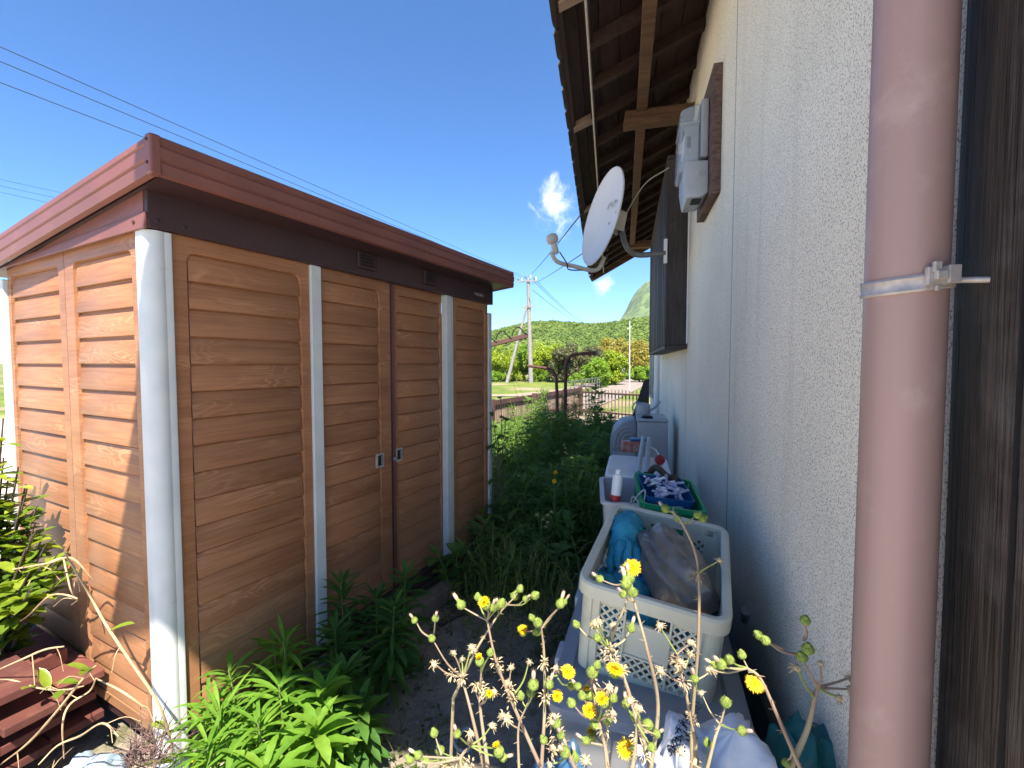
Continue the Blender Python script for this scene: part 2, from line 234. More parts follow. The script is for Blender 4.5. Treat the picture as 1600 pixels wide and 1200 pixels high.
# ------------------------------------------------------------------ mesh and object helpers
def wmat(o):
    m = o.matrix_basis.copy()
    while o.parent: o = o.parent; m = o.matrix_basis @ m
    return m
class MB:
    def __init__(s): s.v = []; s.f = []; s.m = []; s.c = []
    def add(s, vs, fs, mi=0, c=.5):
        b = len(s.v); s.v += [tuple(x) for x in vs]; s.c += [c]*len(vs)
        for f in fs: s.f.append(tuple(i+b for i in f)); s.m.append(mi)
        return s
    def box(s, x0, x1, y0, y1, z0, z1, mi=0, c=.5):
        vs = [(x0, y0, z0), (x1, y0, z0), (x1, y1, z0), (x0, y1, z0), (x0, y0, z1), (x1, y0, z1), (x1, y1, z1), (x0, y1, z1)]
        return s.add(vs, [(0, 3, 2, 1), (4, 5, 6, 7), (0, 1, 5, 4), (1, 2, 6, 5), (2, 3, 7, 6), (3, 0, 4, 7)], mi, c)
    def hexa(s, vs, mi=0): return s.add(vs, [(0, 3, 2, 1), (4, 5, 6, 7), (0, 1, 5, 4), (1, 2, 6, 5), (2, 3, 7, 6), (3, 0, 4, 7)], mi)
    def beam(s, a, b, w, h, up=(0, 0, 1), mi=0):
        a = Vector(a); b = Vector(b); d = (b-a).normalized(); x = d.cross(Vector(up)).normalized()*w/2; z = x.cross(d).normalized()*h/2
        return s.hexa([a-x-z, a+x-z, b+x-z, b-x-z, a-x+z, a+x+z, b+x+z, b-x+z], mi)
    def tube(s, pts, rad, n=6, mi=0, c=.5, cap=True):
        pts = [Vector(p) for p in pts]; k = len(pts)
        if not hasattr(rad, '__len__'): rad = [rad]*k
        b = len(s.v); px = None
        for i, p in enumerate(pts):
            d = (pts[min(i+1, k-1)]-pts[max(i-1, 0)])
            d = d.normalized() if d.length > 1e-9 else Vector((0, 0, 1))
            if px is None: px = d.orthogonal().normalized()
            px = (px-d*px.dot(d)); px = px.normalized() if px.length > 1e-6 else d.orthogonal().normalized()
            py = d.cross(px)
            for j in range(n):
                a = 2*math.pi*j/n; s.v.append(tuple(p+(px*math.cos(a)+py*math.sin(a))*rad[i])); s.c.append(c)
        for i in range(k-1):
            for j in range(n):
                s.f.append((b+i*n+j, b+i*n+(j+1) % n, b+(i+1)*n+(j+1) % n, b+(i+1)*n+j)); s.m.append(mi)
        if cap:
            s.f.append(tuple(b+j for j in range(n))[::-1]); s.m.append(mi); s.f.append(tuple(b+(k-1)*n+j for j in range(n))); s.m.append(mi)
        return s
    def lathe(s, prof, n=12, mat=None, mi=0, c=.5):
        mat = mat or Matrix(); b = len(s.v)
        for r, z in prof:
            for j in range(n):
                a = 2*math.pi*j/n; s.v.append(tuple(mat @ Vector((r*math.cos(a), r*math.sin(a), z)))); s.c.append(c)
        for i in range(len(prof)-1):
            for j in range(n): s.f.append((b+i*n+j, b+i*n+(j+1) % n, b+(i+1)*n+(j+1) % n, b+(i+1)*n+j)); s.m.append(mi)
        s.f.append(tuple(b+j for j in range(n))[::-1]); s.m.append(mi); s.f.append(tuple(b+(len(prof)-1)*n+j for j in range(n))); s.m.append(mi)
        return s
    def prism(s, poly, z0, z1, mi=0):
        n = len(poly); vs = [(x, y, z0) for x, y in poly]+[(x, y, z1) for x, y in poly]
        return s.add(vs, [tuple(range(n))[::-1], tuple(range(n, 2*n))]+[(i, (i+1) % n, n+(i+1) % n, n+i) for i in range(n)], mi)
    def leaf(s, p, d, up, ln, w, droop=.3, rows=4, fold=.25, mi=0, c=.5, shape='lance', teeth=0):
        """one leaf blade with a midrib fold, bending down along its length"""
        p = Vector(p); d = Vector(d).normalized(); up = Vector(up); sd = d.cross(up)
        if sd.length < 1e-3: sd = d.orthogonal()
        sd.normalize(); nn = sd.cross(d).normalized(); b = len(s.v); q = p.copy(); dd = d.copy()
        for i in range(rows+1):
            t = i/rows
            if shape == 'lance': ww = w*(math.sin(math.pi*min(1, t*.93+.07))**.8)
            elif shape == 'oval': ww = w*math.sin(math.pi*(t*.96+.04))**.6
            else: ww = w*(1-t*.92)
            if teeth and 0 < i < rows and i % 2: ww *= 1-teeth
            s.v += [tuple(q-sd*ww/2+nn*ww*fold), tuple(q), tuple(q+sd*ww/2+nn*ww*fold)]; s.c += [c]*3
            dd = (dd-Vector((0, 0, 1))*droop/rows).normalized(); q = q+dd*ln/rows; nn = sd.cross(dd).normalized()
        for i in range(rows):
            a = b+3*i; s.f += [(a, a+1, a+4, a+3), (a+1, a+2, a+5, a+4)]; s.m += [mi, mi]
        return s
    def build(s, name, mats, parent=None, smooth=0, bev=0, local=False, seg=2, var=False):
        me = bpy.data.meshes.new(name); me.from_pydata(s.v, [], s.f)
        if not isinstance(mats, (list, tuple)): mats = [mats]
        for m in mats: me.materials.append(m)
        if len(mats) > 1: me.polygons.foreach_set('material_index', s.m)
        if var:
            a = me.color_attributes.new('var', 'FLOAT_COLOR', 'POINT'); arr = np.repeat(np.array(s.c, np.float32)[:, None], 4, 1); arr[:, 3] = 1; a.data.foreach_set('color', arr.ravel())
        if bev:
            bm = bmesh.new(); bm.from_mesh(me); bmesh.ops.remove_doubles(bm, verts=bm.verts, dist=1e-6)
            es = [e for e in bm.edges if len(e.link_faces) == 2 and e.calc_face_angle(0) > .5]
            bmesh.ops.bevel(bm, geom=es, offset=bev, segments=seg, affect='EDGES', profile=.5); bm.to_mesh(me); bm.free()
        if parent is not None and not local: me.transform(wmat(parent).inverted())
        if smooth:
            me.shade_smooth(); me.set_sharp_from_angle(angle=R(smooth))
        me.update()
        o = bpy.data.objects.new(name, me); C.objects.link(o); o.parent = parent
        return o
def tag(o, label=None, cat=None, group=None, kind=None):
    if label: o['label'] = label
    if cat: o['category'] = cat
    if group: o['group'] = group
    if kind: o['kind'] = kind
    return o
def empty(name, loc, rz=0, **kw):
    o = bpy.data.objects.new(name, None); C.objects.link(o); o.location = loc; o.rotation_euler = (0, 0, rz); o.empty_display_size = .1
    return tag(o, **kw)
def inst(me, name, parent, loc=(0, 0, 0), rot=(0, 0, 0), scale=(1, 1, 1)):
    o = bpy.data.objects.new(name, me); C.objects.link(o); o.parent = parent; o.location = loc; o.rotation_euler = rot; o.scale = scale; return o
def copy_tree(o, parent=None):
    c = o.copy(); C.objects.link(c); c.parent = parent
    for ch in [x for x in bpy.data.objects if x.parent == o]: copy_tree(ch, c)
    return c
def text_part(name, body, mat, parent, mw, size=.1, extrude=.0006):
    """flat lettering turned into a mesh; mw places its x (reading) / y (up) / z (outwards) axes in the world"""
    cu = bpy.data.curves.new(name, 'FONT'); cu.body = body; cu.size = size; cu.extrude = extrude; cu.align_x = 'CENTER'; cu.align_y = 'CENTER'; cu.resolution_u = 3
    tmp = bpy.data.objects.new('tmp', cu); C.objects.link(tmp); dg = bpy.context.evaluated_depsgraph_get()
    me = bpy.data.meshes.new_from_object(tmp.evaluated_get(dg)); bpy.data.objects.remove(tmp); me.materials.clear(); me.materials.append(mat)
    me.transform(wmat(parent).inverted() @ mw); o = bpy.data.objects.new(name, me); C.objects.link(o); o.parent = parent; return o
def frame(origin, x, y):
    x = Vector(x).normalized(); y = Vector(y); y = (y-x*y.dot(x)).normalized(); z = x.cross(y)
    m = Matrix.Identity(4)
    for i in range(3): m[i][0] = x[i]; m[i][1] = y[i]; m[i][2] = z[i]; m[i][3] = origin[i]
    return m
def bez(pts, n=8):
    """smooth curve through the points (Catmull-Rom)"""
    P = [Vector(p) for p in pts]; P = [P[0]*2-P[1]]+P+[P[-1]*2-P[-2]]; out = []
    for i in range(1, len(P)-2):
        for k in range(n):
            t = k/n; a, b, c, d = P[i-1:i+3]
            out.append(.5*((2*b)+(-a+c)*t+(2*a-5*b+4*c-d)*t*t+(-a+3*b-3*c+d)*t**3))
    return out+[P[-2]]
U = random.uniform
# ================================================================== SETTING: ground, far land
def gz(x, y):
    t = min(1, max(0, (y-12.8)/9)); t = t*t*(3-2*t); t2 = min(1, max(0, (-x-4.2)/6)); t2 = t2*t2*(3-2*t2)
    return -1.0*max(t, t2)
def ground_material():
    m = bpy.data.materials.new('garden_ground'); m.use_nodes = True; t = m.node_tree; p = t.nodes['Principled BSDF']; p.inputs['Roughness'].default_value = .95; p.inputs['Specular IOR Level'].default_value = .15
    g = N(t, 'ShaderNodeNewGeometry')
    def nz(s, d=6): n = N(t, 'ShaderNodeTexNoise'); n.inputs['Scale'].default_value = s; n.inputs['Detail'].default_value = d; n.inputs['Roughness'].default_value = .65; t.links.new(g.outputs['Position'], n.inputs['Vector']); return n.outputs['Fac']
    def mr(v, a, b): r = N(t, 'ShaderNodeMapRange'); r.inputs['From Min'].default_value = a; r.inputs['From Max'].default_value = b; t.links.new(v, r.inputs['Value']); return r.outputs[0]
    def mx(f, a, b):
        x = N(t, 'ShaderNodeMix', data_type='RGBA'); t.links.new(f, x.inputs[0])
        for k, c in ((6, a), (7, b)):
            if isinstance(c, tuple): x.inputs[k].default_value = (*c, 1)
            else: t.links.new(c, x.inputs[k])
        return x.outputs[2]
    soil = mx(mr(nz(24), .35, .65), (.36, .31, .245), (.23, .195, .15))
    soil = mx(mr(nz(150, 3), .6, .72), soil, (.42, .38, .32))
    soil = mx(mr(nz(4.5), .54, .68), soil, (.085, .10, .035))
    grass = mx(mr(nz(.5), .4, .6), (.10, .15, .025), (.17, .20, .045)); grass = mx(mr(nz(.13), .52, .6), grass, (.30, .23, .16))
    sx = N(t, 'ShaderNodeSeparateXYZ'); t.links.new(g.outputs['Position'], sx.inputs[0])
    far = mr(sx.outputs['Y'], 12, 15)
    bounce_yard = mx(mr(nz(3.0, 9), .35, .65), (.60, .53, .43), (.52, .46, .37)); bounce_yard = mx(mr(nz(60, 4), .6, .75), bounce_yard, (.30, .28, .25))  # pale ground behind and left of camera, added to bounce sunlight
    def wob(v, k):
        a = N(t, 'ShaderNodeMath', operation='MULTIPLY_ADD'); t.links.new(nz(2.5), a.inputs[0]); a.inputs[1].default_value = k; t.links.new(v, a.inputs[2]); return a.outputs[0]
    near = mr(wob(sx.outputs['Y'], .35), .62, .50); left = mr(wob(sx.outputs['X'], .5), -2.75, -2.95)
    yd = N(t, 'ShaderNodeMath', operation='MAXIMUM'); t.links.new(near, yd.inputs[0]); t.links.new(left, yd.inputs[1])
    t.links.new(mx(far, mx(yd.outputs[0], soil, bounce_yard), grass), p.inputs['Base Color'])
    b = N(t, 'ShaderNodeBump'); b.inputs['Strength'].default_value = .7; b.inputs['Distance'].default_value = .015; t.links.new(nz(45, 8), b.inputs['Height']); t.links.new(b.outputs[0], p.inputs['Normal'])
    return m
xs = sorted(set([round(v, 3) for v in np.concatenate([np.arange(-3, 1.2, .12), np.arange(-12, 8, 1.), np.array([-6000, -3000, -1500, -700, -350, -180, -90, -50, -30, -20, 15, 30, 50, 90, 180, 350, 700, 1500, 3000, 6000])])]))
ys = sorted(set([round(v, 3) for v in np.concatenate([np.arange(-.4, 5, .12), np.arange(-10, 30, 1.), np.array([-600, -200, -90, -50, -30, -20, 40, 55, 75, 100, 150, 230, 350, 700, 1500, 3000, 6000])])]))
gm = MB(); nxs = len(xs)
for y in ys:
    for x in xs:
        h = .02*math.sin(3.1*x+1.7*y)+.014*math.sin(7.3*x-5.1*y)+random.uniform(-.006, .006) if -3 <= x <= 1.2 and -.4 <= y < 5 else 0
        gm.v.append((x, y, gz(x, y)+h-.02)); gm.c.append(.5)
for j in range(len(ys)-1):
    for i in range(nxs-1): gm.f.append((j*nxs+i, j*nxs+i+1, (j+1)*nxs+i+1, (j+1)*nxs+i)); gm.m.append(0)
tag(gm.build('ground', ground_material(), smooth=60), kind='structure')

# pale road and earth path below the garden, running away to the right
def strip(name, mat, pts, w, dz):
    b = MB(); n = len(pts)
    for i, (x, y) in enumerate(pts):
        a = Vector(pts[max(i-1, 0)]); c = Vector(pts[min(i+1, n-1)]); d = (c-a).normalized(); s_ = Vector((d.y, -d.x))*w/2
        z = gz(x, y)+dz; b.v += [(x-s_.x, y-s_.y, z), (x+s_.x, y+s_.y, z)]; b.c += [.5]*2
    for i in range(n-1): b.f.append((2*i, 2*i+1, 2*i+3, 2*i+2)); b.m.append(0)
    return tag(b.build(name, mat), kind='structure')
strip('road', M['road'], [(-3.5, 24), (-2.2, 32), (-.9, 42), (.6, 55), (2.5, 75), (5, 110)], 3.4, .03)
strip('path', M['path'], [(-26, 30), (-16, 31), (-8, 33), (-5.2, 40), (-3.6, 52), (-1.5, 75)], 2.2, .016)

# wooded hill and the mountain behind it
def terrain(name, mat, x0, x1, y0, y1, nx, ny, hf):
    b = MB()
    for j in range(ny+1):
        for i in range(nx+1):
            x = x0+(x1-x0)*i/nx; y = y0+(y1-y0)*j/ny; b.v.append((x, y, hf(x, y))); b.c.append(.5)
    for j in range(ny):
        for i in range(nx): a = j*(nx+1)+i; b.f.append((a, a+1, a+nx+2, a+nx+1)); b.m.append(0)
    return tag(b.build(name, mat, smooth=80), kind='structure')
def hillf(x, y):
    u = (y-215)/150; s_ = max(0, min(1, u)); s_ = s_*s_*(3-2*s_)
    ridge = 31+4.5*math.sin(x/37+1.0)+2.5*math.sin(x/15)+7*math.exp(-((x+65)/60)**2)-.004*max(0, abs(x+40)-80)**1.4
    back = 1-max(0, min(1, (y-380)/260))*.9
    return -2.2+(max(ridge, 4)-5)*s_*back
hm = pmat('hill_ground', (.08, .12, .03), (.06, .09, .025), .05, .95)
terrain('hill', hm, -420, 330, 205, 640, 60, 36, hillf)
from mathutils import noise as mn
def mountf(x, y):
    e = math.exp(-((x-80)/150)**2-((y-1500)/330)**2)*205+math.exp(-((x-420)/300)**2-((y-1600)/400)**2)*210+math.exp(-((x+900)/500)**2-((y-2300)/400)**2)*120
    return -8+e*(1+.12*mn.fractal(Vector((x/120, y/120, 0)), 1, 2, 5))+ (3.0*mn.fractal(Vector((x/16, y/16, 3)), .8, 2, 4) if e > 4 else 0)
mm = pmat('mountain_woods', (.055, .10, .032), (.15, .21, .07), .07, .95, bump=1, bscale=.1, detail=12, lo=.4, hi=.6)
terrain('mountain', mm, -1500, 1300, 1000, 2600, 240, 120, mountf)
# tree crowns of the hill wood: thousands of leafy clumps, read as one mass
def crown_template(k, nf):
    r = np.random.default_rng(k); d = r.normal(size=(nf, 3)); d[:, 2] = np.abs(d[:, 2])*1.0-.25; d /= np.linalg.norm(d, axis=1)[:, None]
    rad = .72+.34*r.random(nf); c = d*rad[:, None]; a = r.normal(size=(nf, 3)); a = a-d*(a*d).sum(1)[:, None]*.75; a /= np.linalg.norm(a, axis=1)[:, None]
    b = np.cross(d, a); s_ = (.19+.15*r.random(nf))[:, None]
    q = np.stack([c-a*s_-b*s_*.6, c+a*s_-b*s_*.6, c+a*s_+b*s_*.6, c-a*s_+b*s_*.6], 1)
    return q, .25*r.random(nf)
tp = [crown_template(k, 84) for k in range(6)]
qs = []; cs = []
tries = 0
for k in range(5200):
    y = 212+ (rng.random()**1.0)*175; x = -120+rng.random()*165
    z = hillf(x, y); sc = 1.9+rng.random()*1.9; q, v = tp[k % 6]; a = rng.random()*6.28; ca, sa = math.cos(a), math.sin(a)
    p = q*np.array([sc, sc, sc*1.05]); p = np.stack([p[..., 0]*ca-p[..., 1]*sa, p[..., 0]*sa+p[..., 1]*ca, p[..., 2]], -1)+np.array([x, y, z+sc*.45])
    qs.append(p.reshape(-1, 3)); base = np.clip(.38+.26*mn.noise(Vector((x/22, y/22, 0)))*1.6+rng.normal()*.17, 0, .8); cs.append(np.repeat(np.clip(base+v-.1, 0, 1), 4))
V = np.concatenate(qs); CV = np.concatenate(cs).astype(np.float32)
def quads_object(name, V, CV, mats, mi=None):
    me = bpy.data.meshes.new(name); n = len(V); me.vertices.add(n); me.vertices.foreach_set('co', V.astype(np.float32).ravel()); me.loops.add(n); me.loops.foreach_set('vertex_index', np.arange(n, dtype=np.int32))
    me.polygons.add(n//4); me.polygons.foreach_set('loop_start', np.arange(0, n, 4, dtype=np.int32)); me.polygons.foreach_set('loop_total', np.full(n//4, 4, np.int32))
    for m in mats: me.materials.append(m)
    a = me.color_attributes.new('var', 'FLOAT_COLOR', 'POINT'); arr = np.repeat(CV[:, None], 4, 1); arr[:, 3] = 1; a.data.foreach_set('color', arr.astype(np.float32).ravel())
    me.update(); me.validate(); o = bpy.data.objects.new(name, me); C.objects.link(o); return o
tag(quads_object('hillside_wood', V, CV, [L['forest']]), 'mixed green broadleaf wood covering the low hill behind the pole', 'wood', kind='stuff')

# ================================================================== HOUSE on the right
WX = .46
house = empty('house', (WX, .8, 0), label='old house with speckled cream stucco wall and deep dark wooden eaves', cat='house')
def hpart(b, name, mat, **kw): return b.build(name, mat, kw.pop('parent', house), **kw)
seams = [.80, 2.288, 3.89, 5.6, 7.3, 9.6]
for a, b in zip(seams[:-1], seams[1:]):
    z0 = .24
    hpart(MB().box(WX, WX+.1, a+.0015, b-.0015, z0, 3.62), 'wall_panel', M['stucco'], bev=.002, seg=1)
for a in seams[1:-1]: hpart(MB().box(WX-.0008, WX+.004, a-.0035, a+.0035, .245, 3.6), 'sealant_strip', M['dishgrey'])
hpart(MB().box(WX+.02, WX+.3, .84, 9.55, -.1, .238), 'foundation', M['concrete'])
hpart(MB().box(WX+.14, WX+.3, .80, 9.6, .242, 3.6), 'wall_backing', M['concrete'])
hpart(MB().box(WX+.31, 4.6, .90, 1.05, 0, 3.6), 'front_wall', M['stucco'])
hpart(MB().box(WX+.31, 4.6, 9.4, 9.55, 0, 3.6), 'rear_wall', M['stucco'])
# corner post, dark, nearest thing on the right
pp = [(.452, .792), (.448, .776), (.449, .735), (.442, .70), (.444, .64), (.46, .618), (.60, .618), (.615, .635), (.615, .775), (.60, .794)]
b = MB(); zs = [-.05, .35, .8, 1.2, 1.6, 2.0, 2.5, 3.5]
for z in zs:
    j = U(-.003, .003)
    for x, y in pp: b.v.append((x+j+U(-.001, .001), y-abs(j)*.5, z)); b.c.append(.5)
n = len(pp)
for i in range(len(zs)-1):
    for k in range(n): b.f.append((i*n+k, i*n+(k+1) % n, (i+1)*n+(k+1) % n, (i+1)*n+k)); b.m.append(0)
hpart(b, 'corner_post', M['charred'], smooth=50)['label'] = 'dark stained wooden corner post with dull sheen'
hpart(MB().box(.4405, .443, .655, .659, -.05, 3.45), 'board_joint', M['black'])
# unseen boards added beside the post to keep sun off pipe and bags
for k in range(4): hpart(MB().box(.462, .49, .26+k*.089, .346+k*.089, -.05, 3.45), 'added_shade_board', M['charred'], bev=.003)
# eaves: underside surface from the wall head to the tile edge
def edge(y): return Vector((-.39-(y-2.39)*.046, y, 3.30-(y-2.39)*.0555))
def under(t, y, dz=0):
    e = edge(y); return Vector((WX+(e.x-WX)*t, y, 3.60+(e.z-3.60)*t+dz))
EY0, EY1 = 1.97, 8.5
cuts = [-.12, .02, .17, .32, .46, .60, .74, .87, 1.0]
for i in range(len(cuts)-1):
    a, c = cuts[i]+.003, cuts[i+1]-.003; th = .014
    segs = [EY0, 2.7, 5.4, EY1] if i % 2 else [EY0, 4.1, 6.9, EY1]
    for y0, y1 in zip(segs[:-1], segs[1:]):
        dz = U(.006, .010)
        hpart(MB().hexa([under(a, y0+.002, dz), under(c, y0+.002, dz), under(c, y1-.002, dz), under(a, y1-.002, dz), under(a, y0+.002, th+dz), under(c, y0+.002, th+dz), under(c, y1-.002, th+dz), under(a, y1-.002, th+dz)]), 'soffit_board', M['eavewood'])
y = EY0+.1
while y < EY1-.05:
    w = .024
    hpart(MB().hexa([under(-.02, y-w, -.062), under(.80, y-w, -.062), under(.80, y+w, -.062), under(-.02, y+w, -.062), under(-.02, y-w, .004), under(.80, y-w, .004), under(.80, y+w, .004), under(-.02, y+w, .004)]), 'rafter', M['eavewood'])
    y += .385
hpart(MB().hexa([under(.79, EY0, -.05), under(.835, EY0, -.05), under(.80, EY1, -.05), under(.77, EY1, -.05), under(.79, EY0, .0), under(.835, EY0, .0), under(.80, EY1, .0), under(.77, EY1, .0)]), 'eave_beam', M['eavewood'])
hpart(MB().tube([under(.812, EY0, -.062), under(.79, EY1, -.062)], .008, 6), 'eave_rod', M['clamp'])
for k, y in enumerate([2.46, 3.62, 5.3, 6.9]):
    hpart(MB().hexa([under(.81, y-.03, -.055), under(.97, y-.03, -.05), under(.97, y+.03, -.05), under(.81, y+.03, -.055), under(.81, y-.03, .004), under(.97, y-.03, .004), under(.97, y+.03, .004), under(.81, y+.03, .004)]), 'rafter_end', M['litwood'], bev=.003)
hpart(MB().hexa([under(.955, EY0, -.035), under(.985, EY0, -.035), under(.985, EY1, -.035), under(.955, EY1, -.035), under(.955, EY0, .02), under(.985, EY0, .02), under(.985, EY1, .02), under(.955, EY1, .02)]), 'eave_fascia', M['eavewood'])
# purlin on brackets, the light brown beams under the eave
hpart(MB().beam((.10, EY0+.3, 3.365), (.05, 7.9, 3.30), .075, .10), 'purlin', M['beamwood'], bev=.004)
for y in (3.66, 7.5):
    hpart(MB().hexa([(-.05, y, 3.215), (WX-.002, y, 3.215), (WX-.002, y+.11, 3.215), (-.05, y+.11, 3.215), (-.035, y, 3.318), (WX-.002, y, 3.318), (WX-.002, y+.11, 3.318), (-.035, y+.11, 3.318)]), 'bracket_beam', M['beamwood'], bev=.004)
# tiles along the eave edge
tm = MB(); prof = [(i/8*.262-.131, .022*math.cos(i/8*2*math.pi*.98)) for i in range(9)]
for sx_, zo in ((0, 0), (.34, .11)):
    for y_, z_ in prof: tm.v += [(sx_, y_, z_+zo), (sx_, y_, z_+zo+.018)]; tm.c += [.5]*2
for i in range(8):
    a = 2*i; tm.f += [(a, a+1, a+3, a+2), (18+a, 18+a+2, 18+a+3, 18+a+1), (a, a+2, 18+a+2, 18+a), (a+1, 18+a+1, 18+a+3, a+3)]; tm.m += [0]*4
tm.f += [(0, 18, 19, 1), (16, 17, 35, 34)]; tm.m += [0, 0]
first = None; y = EY0+.13
while y < EY1:
    e = edge(y)-Vector((.03, 0, 0)); loc = Vector((e.x-WX, y-.8, e.z+.045))
    if first is None: o = tm.build('roof_tile', M['tile'], house, smooth=50, local=True); first = o; o.location = loc
    else: o = inst(first.data, 'roof_tile', house, loc, (U(-.02, .02), U(-.02, .02), U(-.015, .015)))
    y += .262
e0, e1 = edge(EY0), edge(EY1)
b = MB().hexa([under(.98, EY0, .035), under(-.11, EY0, .035), under(-.11, EY1, .035), under(.98, EY1, .035), under(.98, EY0, .08), under(-.11, EY0, .09), under(-.11, EY1, .09), under(.98, EY1, .08)])
b.hexa([under(-.115, EY0, .035), (4.6, EY0, 5.2), (4.6, EY1, 5.2), under(-.115, EY1, .035), under(-.115, EY0, .09), (4.6, EY0, 5.28), (4.6, EY1, 5.28), under(-.115, EY1, .09)])
hpart(b, 'roof', M['tile'])
hpart(MB().beam(under(-.1, EY1+.02, -.05), under(1.0, EY1+.02, -.02), .03, .12), 'barge_board', M['beamwood'])
# unseen roof above the camera, shaped to throw the shade on the shed
hpart(MB().prism([(-.98, -.61), (4.6, -.61), (4.6, 1.95), (-.38, 1.95), (-.38, 2.46), (-.62, 2.58), (-.68, 2.58), (-.98, 1.5)], 3.5, 3.58), 'unseen_shade_roof', M['eavewood'])
# far window with aluminium sash, and the wall trim
win = hpart(MB().box(WX-.035, WX-.003, 7.75, 7.80, .75, 2.6).box(WX-.035, WX-.003, 9.3, 9.35, .75, 2.6).box(WX-.035, WX-.003, 7.8, 9.3, 2.55, 2.6).box(WX-.035, WX-.003, 7.8, 9.3, .75, .8).box(WX-.03, WX-.003, 8.52, 8.57, .8, 2.55), 'window_frame', M['alum'])
hpart(MB().box(WX-.016, WX-.004, 7.802, 8.518, .802, 2.548), 'pane', M['glass'], parent=win); hpart(MB().box(WX-.016, WX-.004, 8.572, 9.298, .802, 2.548), 'pane', M['glass'], parent=win)

# ================================================================== STORAGE SHED on the left
SR = .2324; SN = Vector((-1.4593, 1.1257, 0)); SW, SD, ZB, ZT = 2.13, 1.21, .145, 1.822
shed = empty('storage_shed', SN, math.pi/2-SR, label='steel storage shed printed as brown wood planks with pale posts and red brown roof', cat='shed')
def sp(b, name, mat, parent=None, **kw): return b.build(name, mat, parent or shed, local=True, **kw)
def rrect(x0, x1, z0, z1, r, n=4):
    out = []
    for cx, cz, a0 in ((x1-r, z1-r, 0), (x0+r, z1-r, 90), (x0+r, z0+r, 180), (x1-r, z0+r, 270)):
        for k in range(n+1): a = R(a0+90*k/n); out.append((cx+r*math.cos(a), cz+r*math.sin(a)))
    return out
def orect(x0, x1, z0, z1, inner, n=4):
    out = []
    for q, (cx, cz) in enumerate(((x1, z1), (x0, z1), (x0, z0), (x1, z0))):
        for k in range(n+1):
            ix, iz = inner[q*(n+1)+k]
            if k == 0: out.append((cx, iz) if q % 2 == 0 else (ix, cz))
            elif k == n: out.append((ix, cz) if q % 2 == 0 else (cx, iz))
            else: out.append((cx, cz))
    return out
PITCHZ = .0936
def panel(name, face, s0, s1, z0, z1, bl, br, dep=0, bt=.05, label=None):
    """pressed wall panel: border ring with rounded opening, lapped planks inside. face 0 = front, 1 = left side"""
    w = s1-s0; inner = rrect(bl, w-br, z0+.035, z1-bt, .03); outer = orect(0, w, z0, z1, inner); n = len(inner); b = MB()
    for lst, y in ((outer, .016), (outer, 0), (inner, 0), ([(x+(.004 if x < w/2 else -.004), z+(.004 if z < (z0+z1)/2 else -.004)) for x, z in inner], .015)):
        for x, z in lst: b.v.append((x, y, z)); b.c.append(.5)
    for q in range(3):
        for k in range(n): b.f.append((q*n+k, q*n+(k+1) % n, (q+1)*n+(k+1) % n, (q+1)*n+k)); b.m.append(0)
    b.box(.003, w-.003, .0165, .022, z0+.003, z1-.003)
    o = sp(b, name, M['wood'], smooth=40)
    if face == 0: o.location = (s0, dep, 0)
    else: o.location = (dep, s1, 0); o.rotation_euler = (0, 0, -math.pi/2)
    if label: o['label'] = label
    x0, x1 = bl+.0065, w-br-.0065; xm = (x0+x1)/2; ln = x1-x0
    pm = MB(); sec = [(.0158, PITCHZ-.0005), (.0128, PITCHZ-.001), (.0075, PITCHZ*.86), (.0008, .010), (.0012, .0058), (.0036, .0042), (.0158, .0046)]
    for xx in (-ln/2, -ln/2+.006, ln/2-.006, ln/2):
        e = abs(xx) > ln/2-.003
        for y, z in sec: pm.v.append((xx, min(.0158, y+(.0035 if e else 0)), z)); pm.c.append(.5)
    k7 = len(sec)
    for q in range(3):
        for k in range(k7): pm.f.append((q*k7+k, q*k7+(k+1) % k7, (q+1)*k7+(k+1) % k7, (q+1)*k7+k)); pm.m.append(0)
    pm.f += [tuple(range(k7)), tuple(range(3*k7, 4*k7))[::-1]]; pm.m += [0, 0]
    z = z1-bt-.004-PITCHZ; me = None; first = True
    while z > z0-.02:
        zz = max(z, z0+.036)
        if me is None: p = pm.build('plank', M['wood'], o, local=True, smooth=40); me = p.data; p.location = (xm, 0, zz)
        else: p = inst(me, 'plank', o, (xm, 0, zz))
        if z < z0+.036: p.scale = (1, 1, max(.1, (z+PITCHZ-z0-.036)/PITCHZ))
        z -= PITCHZ
    return o
panel('wall_panel', 1, .056, .612, ZB, ZT, .07, .055, dep=0)
panel('wall_panel', 1, .616, 1.178, ZB, ZT, .03, .05, dep=0)
panel('wall_panel', 0, .062, .586, ZB, ZT, .045, .04)
d1 = panel('door', 0, .642, 1.092, ZB+.03, ZT, .012, .075, dep=.012, label='left sliding door')
d2 = panel('door', 0, 1.108, 1.568, ZB+.03, ZT, .055, .012, dep=.028, label='right sliding door')
panel('wall_panel', 0, 1.656, 2.085, ZB, ZT, .035, .035)
sp(MB().box(1.093, 1.107, .014, .05, ZB+.03, ZT), 'door_edge', M['header']); sp(MB().box(1.1105, 1.14, -.002+.024, .0275, ZB+.03, ZT), 'door_edge', M['trim'])
